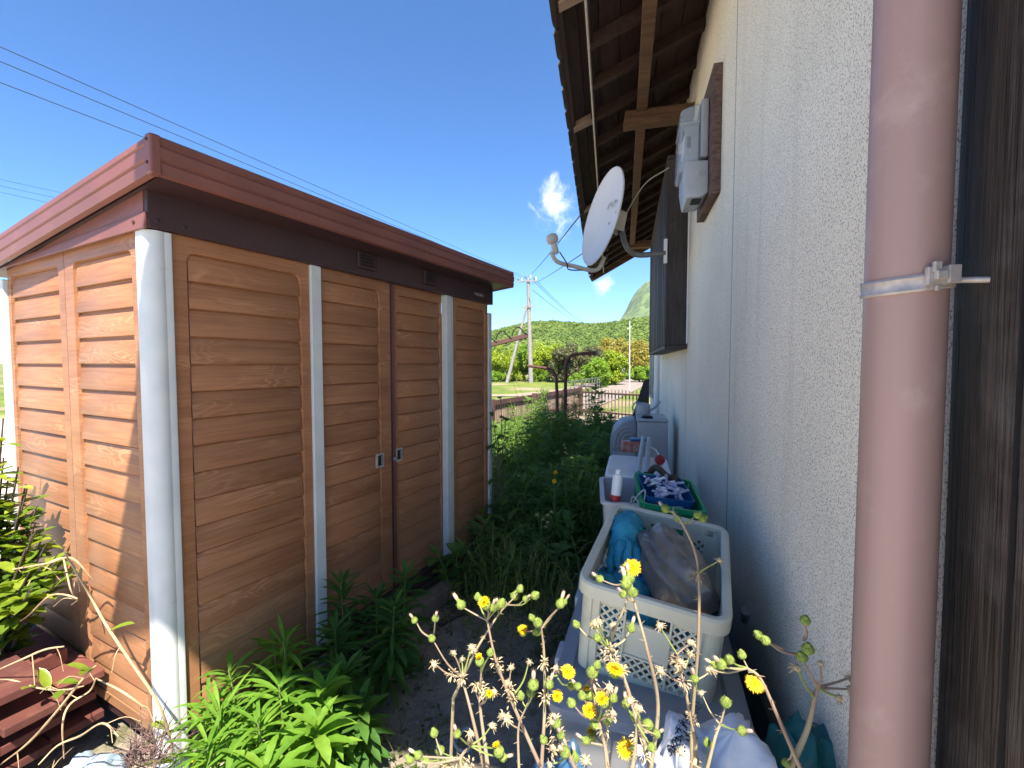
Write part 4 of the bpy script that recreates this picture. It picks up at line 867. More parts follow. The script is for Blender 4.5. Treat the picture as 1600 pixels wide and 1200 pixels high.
# pale tub with spray can and green basket behind the crate
t2 = empty('pale_tub', (.06, 2.22, .30), R(4), label='pale grey open plastic tub behind the cream crate, holding a spray can', cat='tub')
sp2(lip(shell_box(.34, .44, .50, taper=.05), .34, .44, .50), 'body', M['palebin'], t2, smooth=40)
t3 = empty('grey_tub', (.02, 2.16, 0), R(2), label='dark grey plastic tub with clip handles under the pale tub', cat='tub')
sp2(lip(shell_box(.42, .50, .30, taper=.05), .42, .50, .30), 'body', M['greybin'], t3, smooth=40)
for y_ in (-.1, .1): sp2(MB().box(-.24, -.20, y_-.06, y_+.06, .20, .32), 'clip_handle', M['palebin'], t3, bev=.008)
can = empty('spray_can', (-.045, 2.03, .785), label='slim white and red spray can standing in the pale tub', cat='spray can')
sp2(MB().lathe([(.021, 0), (.022, .004), (.022, .115), (.019, .124), (.010, .128)], 18), 'can', M['white'], can, smooth=40)
sp2(MB().lathe([(.0225, .004), (.0225, .035)], 18), 'red_band', M['red'], can, smooth=40); sp2(MB().lathe([(.012, .126), (.012, .145), (.009, .148)], 12), 'nozzle', M['white'], can, smooth=40)
can.rotation_euler = (R(-10), R(5), 0)
bk_ = empty('green_basket', (.165, 2.12, .70), R(3), label='bright green slotted plastic basket behind the cream crate', cat='basket'); bk_.rotation_euler = (R(8), R(6), R(4))
bw, bd, bh = .25, .34, .135; b = MB()
n = 20
for ww, zz in ((-.006, bh-.004), (-.006, bh+.004), (.008, bh+.004), (.010, bh-.014), (.006, bh-.014)):
    for x, y in rrect(-(bw/2+ww), bw/2+ww, -(bd/2+ww), bd/2+ww, .03, 4): b.v.append((x, y, zz)); b.c.append(.5)
for q in range(4):
    for k in range(n): b.f.append((q*n+k, q*n+(k+1) % n, (q+1)*n+(k+1) % n, (q+1)*n+k)); b.m.append(0)
sp2(b, 'rim', M['green'], bk_, smooth=40)
sp2(MB().box(-bw/2+.018, bw/2-.018, -bd/2+.018, bd/2-.018, 0, .005), 'floor', M['green'], bk_)
def slotted(width):
    b = MB(); hw = width/2
    for z0, z1 in ((0, .022), (.060, .068), (.105, bh)): b.box(-hw+.01, hw-.01, -.0015, .0015, z0, z1)
    x = -hw+.014; k = 0
    while x < hw-.012:
        w = .026 if k % 9 == 0 else .0055; b.box(x, x+w, -.0022, .0022, .004, bh-.004); x += w+.0075; k += 1
    return b
for (wd_, loc, rz) in ((bw, (0, -bd/2+.004, 0), 0), (bw, (0, bd/2-.004, 0), 0), (bd, (-bw/2+.004, 0, 0), math.pi/2), (bd, (bw/2-.004, 0, 0), math.pi/2)):
    o = sp2(slotted(wd_), 'side_panel', M['green'], bk_); o.location = loc; o.rotation_euler = (0, 0, rz)
tr = empty('blue_tray', (.155, 2.12, .745), R(8), label='blue plastic tray of clothes pegs sitting in the green basket', cat='tray'); tr.rotation_euler = (R(10), R(5), R(9))
sp2(shell_box(.20, .24, .11, t=.004, taper=.03, r=.012), 'body', M['blue'], tr, smooth=40)
for k in range(40):
    p = empty('clothes_peg', wmat(tr) @ Vector((U(-.075, .075), U(-.09, .10), .10+U(0, .022))), U(0, 6.28), label='pale violet clothes peg in the heap inside the blue tray', cat='clothes peg', group='clothes pegs heaped in the blue tray')
    p.rotation_euler = (U(-.5, .5), U(-.6, .6), U(0, 6.28)); mt = M['violet'] if k % 3 else M['white']
    sp2(MB().box(-.03, .03, -.005, -.001, -.004, .004).box(-.03, .03, .001, .005, -.004, .004), 'jaws', mt, p, bev=.001, seg=1); sp2(MB().box(-.004, .004, -.0065, .0065, -.002, .002), 'spring', M['steel'], p)
# loop of washing line hanging over the basket
tag(MB().tube(bez([(.02, 2.0, .78), (.03, 1.96, .84), (.06, 1.95, .80), (.05, 1.97, .74), (.03, 1.99, .80), (.08, 2.0, .86), (.06, 1.94, .76)], 6), .004, 6).build('rope', M['meterlight'], smooth=60), 'thin pale rope looped over the left edge of the green basket', 'rope')
tag(MB().tube(bez([(.10, 2.42, .80), (.14, 2.34, .885), (.19, 2.27, .86), (.22, 2.2, .87)], 5), [.016]*16, 8).build('tree_branch', M['barkm'], smooth=60), 'short grey branch lying across the back of the green basket', 'branch')

# white folding board on a grey box, with vinyl pipes
t4 = empty('grey_box', (.09, 3.06, 0), R(0), label='grey plastic box under the white board', cat='box')
sp2(lip(shell_box(.36, .46, .69, taper=.05), .36, .46, .69), 'body', M['greybin'], t4, smooth=40)
wb = MB(); n = 20
for ww, zz in ((-.004, 0), (0, .004), (0, .022), (-.006, .028), (-.02, .028), (-.024, .025)):
    for x, y in rrect(-(.195+ww), .195+ww, -(.29+ww), .29+ww, .045, 4): wb.v.append((x, y, zz)); wb.c.append(.5)
for q in range(5):
    for k in range(n): wb.f.append((q*n+k, q*n+(k+1) % n, (q+1)*n+(k+1) % n, (q+1)*n+k)); wb.m.append(0)
wb.f += [tuple(range(n))[::-1], tuple(5*n+k for k in range(n))]; wb.m += [0, 0]
o = wb.build('white_board', M['white'], smooth=35); place(o, (.075, 3.05, .705), (R(1), R(1), R(-1)))
tag(o, 'white plastic table top with rounded corners lying on the grey box', 'table top')
for (p0, p1, r, lab, cap) in (((.070, 2.74, .752), (.118, 3.42, .862), .014, 'thinner grey vinyl pipe with green end cap lying on the white board', 1), ((.112, 2.72, .757), (.160, 3.42, .852), .0175, 'thicker open grey vinyl pipe lying on the white board', 0)):
    p0, p1 = Vector(p0), Vector(p1); q = empty('vinyl_pipe', p0, label=lab, cat='pipe', group='vinyl pipes on the white board'); d = (p1-p0).normalized()
    b = MB().tube([p0, p1], r, 16, cap=bool(cap)); ob = b.build('pipe', M['vinyl'], q, smooth=60)
    if cap: MB().tube([p0-d*.018, p0+d*.012], r+.003, 14).build('end_cap', M['green'], q, smooth=50)
    else: MB().tube([p0+d*.001, p1], r*.82, 14).build('bore', M['black'], q, smooth=60)
rc = empty('red_ball_float', (.215, 3.12, .765), label='small red plastic ball on a rod beside the wall at the white board', cat='float')
sp2(MB().lathe([(.004, -.034), (.020, -.028), (.032, -.012), (.034, .004), (.026, .022), (.012, .032), (.004, .034)], 16), 'ball', M['red'], rc, smooth=60); sp2(MB().tube([(0, 0, .02), (-.02, .08, .05), (-.06, .14, .06)], .005, 6), 'rod', M['white'], rc)
pk = empty('red_packet', (.05, 3.72, .70), R(8), label='red and white printed packet behind the white board', cat='packet')
sp2(MB().box(-.085, .085, -.05, .05, 0, .085), 'packet', M['redprint'], pk, bev=.008); sp2(MB().box(-.02, .11, -.045, .05, .088, .105), 'blue_lid', M['blue'], pk, bev=.004)
# grey hooded boxes at the far end
t5 = empty('hooded_bin', (-.01, 4.72, 0), R(2), label='grey plastic bin with rounded hood and ribbed front beyond the white board', cat='bin')
prf = [(-.14, .10), (-.15, .60), (-.12, .74), (-.04, .83), (.06, .85), (.10, .85), (.10, .10)]
b = MB(); n = len(prf)
for y in (-.25, .25):
    for x, z in prf: b.v.append((x, y, z)); b.c.append(.5)
for k in range(n): b.f.append((k, (k+1) % n, n+(k+1) % n, n+k)); b.m.append(0)
b.f += [tuple(range(n))[::-1], tuple(range(n, 2*n))]; b.m += [0, 0]
sp2(b, 'body', M['greybin'], t5, bev=.02, smooth=40)
for k in range(3): sp2(MB().tube(bez([(-.11+.03*k, -.252, .60), (-.10+.03*k, -.252, .68-.01*k), (-.05+.02*k, -.252, .77-.03*k), (.05, -.252, .80-.04*k)], 5), .006, 6), 'rib', M['palebin'], t5, smooth=60)
sp2(MB().box(-.13, .09, -.27, -.252, .12, .56), 'front_panel', M['palebin'], t5, bev=.006); sp2(MB().box(-.135, .095, -.278, -.252, .565, .58), 'front_ledge', M['greybin'], t5)
t6 = empty('grey_cabinet', (.21, 4.62, 0), R(0), label='boxy grey outdoor cabinet against the wall beside the hooded bin', cat='cabinet')
sp2(MB().box(-.11, .16, -.25, .25, .05, .86), 'body', M['palebin'], t6, bev=.012); sp2(MB().box(-.10, .15, -.256, -.2505, .10, .52), 'door', M['greybin'], t6, bev=.002); sp2(MB().box(-.12, .165, -.26, .26, .862, .88), 'top', M['palebin'], t6, bev=.006)
sp2(MB().lathe([(.05, .881), (.055, .89), (.04, .9), (.01, .902)], 14, Matrix.Translation((-.02, -.12, 0))), 'cap', M['black'], t6, smooth=40)
t7 = empty('plastic_jug', (.16, 4.80, .882), R(20), label='small pale plastic jug with spout standing on the grey cabinet', cat='jug')
sp2(MB().lathe([(.07, 0), (.075, .02), (.07, .10), (.05, .115)], 16), 'body', M['meterlight'], t7, smooth=40); sp2(MB().tube(bez([(.06, 0, .03), (.13, 0, .07), (.18, 0, .13)], 5), .012, 8), 'spout', M['meterlight'], t7, smooth=60); sp2(MB().tube(bez([(-.06, 0, .02), (-.11, 0, .06), (-.08, 0, .12), (-.03, 0, .12)], 5), .008, 8), 'handle', M['meterlight'], t7, smooth=60)

# bags at the foot of the wall
def filmbag(name, cx, cy, cz, w, d, h, k, mat, label, rot=(0, 0, 0)):
    o = blob(w, d, h, k, .16, 44, 26, 2.2).build(name, mat, smooth=75); place(o, (cx, cy, cz), rot); return tag(o, label, 'bag')
wb1 = filmbag('white_bag', .185, 1.10, .30, .34, .24, .56, 1.7, M['whitebag'], 'crumpled white plastic bag with black print in front of the grey tub', (R(12), R(6), .3))
wb2 = filmbag('white_bag', .335, .99, .25, .20, .24, .46, 4.2, M['whitebag'], 'smaller white plastic bag with faint print slumped against the wall foot', (R(10), R(14), -.2))
filmbag('teal_bag', .385, 1.16, .42, .12, .14, .28, 6.1, M['tealbag'], 'dark teal plastic bag tucked between white bag and wall', (0, R(20), .2))
filmbag('blue_bag', -.12, 1.06, .20, .24, .26, .40, 8.4, pmat('blue_film', (.05, .13, .24), (.04, .1, .2), 6, .4, .3, 25), 'dark blue plastic bag low in front of the tub behind the thistles', (0, 0, .4))
from mathutils.bvhtree import BVHTree
def print_on(ow, txt, px, py, ang, sz, mat):
    """lettering printed on the crumpled film: each point of the flat text is laid onto the bag"""
    W_ = wmat(ow); tree_ = BVHTree.FromPolygons([W_ @ v.co for v in ow.data.vertices], [tuple(f.vertices) for f in ow.data.polygons])
    d = FW+RT*((px-800)/F_PX)-UP*((py-600)/F_PX); hit = tree_.ray_cast(Vector((0, 0, HC)), d.normalized())
    if hit[0] is None: return
    x = RT*math.cos(ang)+UP*math.sin(ang); y = -RT*math.sin(ang)+UP*math.cos(ang)
    o = text_part('print', txt, mat, ow, frame(hit[0], x, y), sz, 0); Wi = W_.inverted()
    for v in o.data.vertices:
        w = W_ @ v.co; h2 = tree_.ray_cast(Vector((0, 0, HC)), (w-Vector((0, 0, HC))).normalized())
        if h2[0] is not None: v.co = Wi @ (h2[0]-(w-Vector((0, 0, HC))).normalized()*.0012)
print_on(wb1, 'の水稲4', 1060, 1150, R(62), .030, M['ink']); print_on(wb1, '水切り袋', 1069, 1140, R(62), .032, M['ink']); print_on(wb1, 'I IIIII', 1078, 1170, R(75), .034, M['ink']); print_on(wb2, 'くらしの', 1190, 1168, R(-58), .016, M['ink'])
tag(MB().tube([(.39, 1.62, .58), (.43, 1.80, .455)], .014, 10).build('black_pipe', M['dishgrey'], smooth=60), 'short dark grey pipe sticking out beside the crate at the wall foot', 'pipe')

# ================================================================== FENCES, POLES AND THE LAND BEHIND
def fence_run(name, p0, p1, z0, z1, step, w, label, mat, rails, railh, slim=False):
    p0, p1 = Vector(p0), Vector(p1); d = p1-p0; ln = d.length; a = math.atan2(d.y, d.x)
    f = empty(name, (p0.x, p0.y, 0), a, label=label, cat='fence'); k = 0; x = .05; me = None
    while x < ln:
        if me is None: o = sp2(MB().box(-w/2, w/2, -.008, .008, 0, 1), 'slat', mat, f); me = o.data
        else: o = inst(me, 'slat', f)
        o.location = (x, 0, z0); o.scale = (1, 1, z1-z0+U(-.015, .015)); x += step
    for z in rails: sp2(MB().box(0, ln, -.045, -.010, z-railh/2, z+railh/2), 'rail', M['fencedark'], f, bev=.003)
    for k in range(int(ln/1.8)+1): sp2(MB().box(k*1.8, k*1.8+.08, -.13, -.048, -.3, z1+.04), 'post', M['fencedark'], f, bev=.004)
    return f
fence_run('slat_fence', (-2.75, 5.75, 0), (-1.27, 12.3, 0), -.05, .74, .088, .062, 'brown slatted timber fence with a heavy top rail beyond the shed', M['fence'], (.70, .30), .09)
fence_run('bar_fence', (-1.2, 12.4, 0), (.75, 11.3, 0), -.1, .72, .10, .03, 'thin barred fence across the end of the garden by the house', M['fence'], (.62, .12), .045)
tag(MB().hexa([(.05, 11.0, -.1), (.5, 11.0, -.1), (.5, 11.06, -.1), (.05, 11.06, -.1), (.38, 11.0, 1.0), (.5, 11.0, 1.05), (.5, 11.06, 1.05), (.38, 11.06, 1.0)]).build('leaning_board', M['shutter']), 'dark board leaning against the house beside the bar fence', 'board')
# rusty clothes-line posts
r1 = empty('rusty_post', (-.885, 6.0, 0), label='rusty tube post with an arm bent to the left among the weeds', cat='post', group='rusty clothes line posts')
MB().tube([(-.885, 6, -.1), (-.885, 6, .6), (-.91, 6, 1.22)], .021, 10).build('upright', M['rust'], r1, smooth=60); MB().tube(bez([(-.91, 6, 1.20), (-.96, 6, 1.30), (-1.06, 6, 1.335), (-1.30, 6, 1.365)], 5), .019, 10).build('arm', M['rust'], r1, smooth=60); MB().hexa([(-1.0, 5.99, 1.30), (-.92, 5.99, 1.19), (-.92, 6.01, 1.19), (-1.0, 6.01, 1.30), (-.99, 5.99, 1.34), (-.9, 5.99, 1.25), (-.9, 6.01, 1.25), (-.99, 6.01, 1.34)]).build('gusset', M['rust'], r1)
r2 = empty('rusty_post', (-.80, 6.1, 0), label='rusty tube post curving over to the right among the weeds', cat='post', group='rusty clothes line posts')
MB().tube([(-.80, 6.1, -.1), (-.80, 6.1, .7), (-.80, 6.1, 1.30)]+bez([(-.80, 6.1, 1.32), (-.785, 6.1, 1.43), (-.71, 6.1, 1.505), (-.60, 6.1, 1.525), (-.40, 6.1, 1.535)], 5), .022, 10).build('tube', M['rust'], r2, smooth=60); MB().box(-.40, -.37, 6.07, 6.13, 1.50, 1.57).build('end_fitting', M['dishgrey'], r2)
ab = empty('angle_bar', (-1.05, 4.4, 1.6), label='dark bar with loops of wire poking out behind the shed corner', cat='bar')
MB().beam((-1.62, 4.35, 1.515), (-.955, 4.4, 1.672), .05, .045).build('bar', M['fencedark'], ab, bev=.004)
for k, (u, hgt) in enumerate(((.42, .07), (.64, .075), (.88, .07))):
    c0 = Vector((-1.62, 4.35, 1.515)).lerp(Vector((-.955, 4.4, 1.672)), u)
    MB().tube(bez([c0+Vector((-.07, -.02, .02)), c0+Vector((-.05, -.02, hgt)), c0+Vector((.0, -.02, hgt+.03)), c0+Vector((.05, -.02, hgt-.02)), c0+Vector((.09, -.02, .03))], 6), .006, 6).build('wire_loop', M['black'], ab, smooth=60)
MB().tube([(-1.5, 4.34, -.05), (-1.5, 4.34, 1.53)], .025, 8).build('stand', M['fencedark'], ab)

# utility pole, its stay pole and the overhead wires
up = empty('utility_pole', (-11.7, 56, gz(-11.7, 56)), label='tall concrete utility pole with insulators on its crossarms', cat='utility pole')
zp = gz(-11.7, 56); pxx = lambda z: -11.66-.41*(z+2)/14
MB().tube([(pxx(zp-.5), 56, zp-.5), (pxx(12.0), 56, 12.0)], [.31, .20], 16).build('pole', M['poleconc'], up, smooth=60)
for z, w in ((11.55, 1.9), (8.35, 1.25)): MB().beam((pxx(z)-w*.75, 55.75, z), (pxx(z)+w*.62, 55.75, z), .14, .14).build('crossarm', M['poleconc'], up)
for k, (xx, zz) in enumerate(((-1.2, 11.8), (-.75, 11.8), (-.3, 12.1), (.35, 12.15), (.8, 11.85), (1.05, 11.85))):
    MB().lathe([(.06, -.22), (.09, -.15), (.05, -.08), (.11, -.02), (.05, .05), (.09, .10), (.04, .2)], 8, Matrix.Translation((pxx(zz)+xx, 55.75, zz))).build('insulator', M['white'] if k % 2 else M['dishgrey'], up, smooth=40)
MB().beam((pxx(8.4)+.75, 55.75, 8.4), (pxx(9.6)+.1, 55.75, 9.6), .07, .07).build('brace', M['poleconc'], up)
for k in range(9): z = 1.0+k*.95; MB().tube([(pxx(z)-.36, 55.9, z), (pxx(z)+.36, 55.9, z)], .025, 5).build('step_bolt', M['steel'], up)
tag(MB().tube([(-14.6, 55, gz(-14.6, 55)-.3), (-12.1, 55.6, 8.6)], [.24, .14], 12).build('stay_pole', M['poleconc'], smooth=60), 'leaning concrete stay pole propped against the utility pole', 'pole')
def wire(p, q, sag, r, label):
    p, q = Vector(p), Vector(q); pts = [p.lerp(q, t/16)-Vector((0, 0, sag*4*(t/16)*(1-t/16))) for t in range(17)]
    return tag(MB().tube(pts, r, 5).build('overhead_wire', M['wire'], smooth=60), label, 'wire', 'overhead wires')
far = Vector((-12.6, 55.75, 11.95))
def along(px, py, Y): return at(px, py, Y)
for (py, z0, dz, lab) in ((70, 12.1, 0, 'topmost of the three black wires crossing the sky above the shed'), (93, 11.85, -.05, 'middle of the three black wires crossing the sky above the shed'), (126, 11.5, -.1, 'lowest of the three black wires crossing the sky above the shed')):
    e = at(0, py, 10.9); e2 = e+(e-Vector((-12.3, 55.75, z0)))*.35; wire((-12.5, 55.75, z0), e2, .05, .014, lab)
for py, lab in ((280, 'upper of the thin wires at the left edge above the roof slope'), (290, 'middle of the thin wires at the left edge above the roof slope'), (300, 'lower of the thin wires at the left edge above the roof slope')):
    wire(at(-60, py-14, 22), at(140, py+30, 30), .05, .012, lab)
wire((-12.5, 55.7, 11.9), at(914, 327, 7.3), .25, .012, 'upper service wire running from the pole to the house eave')
wire((-12.0, 55.7, 11.2), at(925, 386, 8.3), .2, .011, 'lower service wire running from the pole to the house eave')
for k, (z, py, lab) in enumerate(((12.0, 497, 'upper wire sloping right from the pole towards the hill'), (11.6, 499, 'middle wire sloping right from the pole towards the hill'), (10.4, 501, 'lower wire sloping right from the pole towards the hill'))):
    wire((-11.4, 55.75, z), at(930+k*3, py+2, 330), 4, .03, lab)
an = empty('slim_mast', (.19, 40, gz(.19, 40)), label='slim pale mast standing by the road near the house corner', cat='mast'); MB().tube([(.22, 40, -2.2), (.17, 40, 5.0)], [.05, .025], 8).build('tube', M['white'], an, smooth=60); MB().tube([(-.05, 40, 4.3), (.35, 40, 4.5)], .02, 5).build('crosspiece', M['white'], an)
# far white building
fb = empty('white_building', (2.2, 92, -2), label='low white building beyond the trees at the house corner', cat='building')
MB().box(-1.2, 9, 92, 100, -2.1, 1.35).build('wall', M['whitepaint'], fb); MB().hexa([(-1.6, 91.6, 1.35), (9.4, 91.6, 1.35), (9.4, 100.4, 1.35), (-1.6, 100.4, 1.35), (-1.2, 93, 2.1), (9, 93, 2.1), (9, 99, 2.1), (-1.2, 99, 2.1)]).build('roof', M['rooff'], fb)
for k in range(3): w_ = MB().box(-.4+k*2, .9+k*2, 91.94, 91.995, -.3, .7).build('window', M['alum'], fb); MB().box(-.25+k*2, .75+k*2, 91.92, 91.938, -.15, .55).build('pane', M['glass'], w_)
# guard rail along the road
gr = empty('road_railing', (-2.4, 38, gz(-2.4, 38)), label='grey barred railing along the pale road past the end of the garden', cat='railing')
RP = [(-4.3, 33), (-3.0, 41), (-1.4, 54), (.6, 75)]
for (a, c) in zip(RP[:-1], RP[1:]):
    a, c = Vector((*a, 0)), Vector((*c, 0)); m_ = int((c-a).length/1.1)
    for zz in (.55, 1.05): MB().beam(a+Vector((0, 0, -1+zz)), c+Vector((0, 0, -1+zz)), .05, .05).build('rail', M['dishgrey'], gr)
    for k in range(m_): p = a.lerp(c, k/m_); MB().box(p.x-.03, p.x+.03, p.y-.03, p.y+.03, -1.05, .08).build('post', M['dishgrey'], gr)
# thin summer haze over the valley
hz = MB().box(-6150, 6150, -700, 6150, -14, 262)
hm_ = bpy.data.materials.new('haze_air'); hm_.use_nodes = True; ht = hm_.node_tree; ht.nodes.remove(ht.nodes['Principled BSDF'])
pv = N(ht, 'ShaderNodeVolumePrincipled'); pv.inputs['Color'].default_value = (.86, .92, 1, 1); pv.inputs['Density'].default_value = .00011; pv.inputs['Anisotropy'].default_value = .2
ht.links.new(pv.outputs[0], ht.nodes['Material Output'].inputs['Volume'])
tag(hz.build('haze', hm_), 'thin pale haze filling the valley air out to the hills', 'haze', kind='stuff')
# ================================================================== TREES BEYOND THE FENCE
def tree(name, label, x, y, h, rx, rz, mat, nleaf, ls, seed, group='trees beyond the fence', trunk=.25, shape=1.0):
    r = np.random.default_rng(seed); z0 = gz(x, y); root = empty(name, (x, y, z0), label=label, cat='tree', group=group)
    cz = z0+h-rz; tb = MB(); tp_ = [(x, y, z0-.2), (x+r.normal()*.05, y, z0+h*.25), (x+r.normal()*.1, y, cz)]
    tb.tube(tp_, [trunk*.5, trunk*.38, trunk*.16], 8)
    nb = 11; bl = []
    for k in range(nb):
        a = 2*math.pi*k/nb+r.random(); el = r.uniform(-.25, 1.1); d = Vector((math.cos(a)*math.cos(el), math.sin(a)*math.cos(el), math.sin(el)))
        s_ = Vector(tp_[1]).lerp(Vector(tp_[2]), .2+.8*k/nb); e = Vector((x, y, cz))+Vector((d.x*rx, d.y*rx, d.z*rz))*r.uniform(.55, .8); bl.append(e)
        tb.tube([s_, s_.lerp(e, .5)+Vector((0, 0, .1)), e], [trunk*.16, trunk*.1, trunk*.03], 5)
    tb.build('trunk', M['barkm'], root, smooth=60)
    # clumps: leaf quads gathered round points spread over the crown
    nc = 60; d = r.normal(size=(nc, 3)); d /= np.linalg.norm(d, axis=1)[:, None]; rad = r.uniform(.35, .95, nc)
    cen = d*rad[:, None]*np.array([rx, rx, rz]); csz = r.uniform(.2, .4, nc)*min(rx, rz); w = csz**2; pick = r.choice(nc, nleaf, p=w/w.sum())
    off = r.normal(size=(nleaf, 3)); off /= np.linalg.norm(off, axis=1)[:, None]; off *= (r.random(nleaf)**.4)[:, None]*csz[pick][:, None]
    P = cen[pick]+off+np.array([x, y, cz]); nrm = off/np.linalg.norm(off, axis=1)[:, None]+r.normal(size=(nleaf, 3))*.5+np.array([0, 0, .5]); nrm /= np.linalg.norm(nrm, axis=1)[:, None]
    a = np.cross(nrm, r.normal(size=(nleaf, 3))); a /= np.linalg.norm(a, axis=1)[:, None]; b_ = np.cross(nrm, a); s_ = (ls*r.uniform(.6, 1.3, nleaf))[:, None]
    Q = np.stack([P-a*s_, P-b_*s_*.55, P+a*s_, P+b_*s_*.55], 1).reshape(-1, 3)
    cv = np.clip(.4+.35*(r.random(nc)[pick]-.5)+.3*(r.random(nleaf)-.5), 0, 1)
    o = quads_object('crown', Q-np.array([x, y, z0]), np.repeat(cv, 4).astype(np.float32), [mat]); o.parent = root
    return root
def tx(px, Y): return at(px, 567, Y).x
for nm, lab, px, Y, top, wpx, hpx, mat, seed in [
  ('broadleaf_tree', 'yellow green tree showing just past the shed corner', 782, 60, 541, 62, 62, 'bright', 1),
  ('broadleaf_tree', 'fresh green tree directly behind the utility pole', 818, 63, 537, 58, 66, 'lime', 2),
  ('broadleaf_tree', 'yellow green tree just right of the utility pole', 858, 61, 535, 66, 62, 'bright', 3),
  ('dark_tree', 'dull olive tree with dark crown behind the rusty posts', 889, 58, 540, 58, 66, 'olive', 4),
  ('broadleaf_tree', 'low fresh green tree right of the olive tree', 932, 46, 560, 42, 40, 'lime', 5),
  ('broadleaf_tree', 'round yellow green tree left of the slim mast', 958, 52, 549, 48, 44, 'bright', 6),
  ('autumn_tinted_tree', 'amber tinted tree at the house corner behind the mast', 992, 74, 529, 50, 50, 'amber', 7),
  ('autumn_tinted_tree', 'amber and green tree above the round yellow green tree', 958, 78, 528, 50, 50, 'amber', 8),
  ('dark_tree', 'thin dull brown tree between olive tree and amber trees', 926, 60, 541, 44, 44, 'olive', 9),
  ('broadleaf_tree', 'small fresh green bush tree by the white building', 1000, 60, 572, 40, 22, 'lime', 10)]:
    f = F_PX/1.03; x = tx(px, Y); zt = at(px, top, Y).z; h = zt-gz(x, Y); rx = wpx/2*Y/f*1.12; rz = h*.47
    tree(nm, lab, x, Y, h, rx, rz, L[mat], 13000, .085*Y/45+.025, seed)
for k, (px, Y, h, w, mt, lab) in enumerate(((776, 58, 1.6, 1.9, 'lime', 'low round bush at the foot of the tree by the shed corner'), (803, 59, 1.4, 2.0, 'bright', 'low yellow green bush left of the pole foot'), (843, 59, 1.6, 2.2, 'lime', 'low fresh green bush right of the pole foot'), (872, 57, 1.3, 1.7, 'olive', 'low dull bush left under the olive tree'), (908, 50, 1.5, 1.8, 'lime', 'low green bush right under the olive tree'), (945, 51, 1.3, 1.8, 'bright', 'low yellow green bush beside the road railing'))):
    x = tx(px, Y); tree('low_bush', lab, x, Y, h, w, h*.5, L[mt], 4500, .085, 40+k, group='bushes under the trees', trunk=.1)
for k, (x, y, h) in enumerate(((-34, 30, 5.5), (-41, 27, 6.5), (-48, 33, 6))):
    tree('broadleaf_tree', ('nearest', 'middle', 'farthest')[k]+' of the trees far off at the left edge past the shed', x, y, h, 3, 2.3, L['lime'], 1500, .2, 20+k)

# ================================================================== WEEDS
G = L['gold']; GD = L['goldshade']
def goldenrod(base, h, nl, ll, lw, mat, label, lean=(0, 0), group='leafy goldenrod plants by the shed', droop=.5, teeth=.0, spread=1.0):
    base = Vector(base); root = empty('goldenrod', base, label=label, cat='plant', group=group)
    top = base+Vector((lean[0], lean[1], h)); mid = base.lerp(top, .5)+Vector((lean[0]*.2, lean[1]*.2, .0))
    pts = bez([base-Vector((0, 0, .03)), mid, top], 6); MB().tube(pts, [.006-.0035*i/(len(pts)-1) for i in range(len(pts))], 6).build('stem', M['stemgreen'], root, smooth=60)
    b = MB(); a = U(0, 6.28); nl = int(nl*(2.1 if mat is GD else 1.6))
    for i in range(nl):
        t = .12+.86*(i/(nl-1))**.8; p = pts[min(len(pts)-1, int(t*(len(pts)-1)))].lerp(pts[min(len(pts)-1, int(t*(len(pts)-1))+1)], (t*(len(pts)-1)) % 1); a += 2.4+U(-.3, .3)
        el = (-.1+1.15*t**2.2+U(-.2, .2))*spread; d = Vector((math.cos(a)*math.cos(el), math.sin(a)*math.cos(el), math.sin(el))); l_ = ll*(.65+.5*math.sin(math.pi*min(1, t*.9)))*U(.8, 1.15)*(1-.25*t)
        b.leaf(p, d, (0, 0, 1), l_, lw*U(.8, 1.2)*(1-.3*t), droop*U(.6, 1.4), 8 if teeth else 5, .22, c=U(.0, .75)+.2*t, teeth=teeth, mi=1 if (t < .35 and random.random() < .22) else 0)
    b.build('leaves', [mat, L['grass']], root, smooth=80, var=True); return root
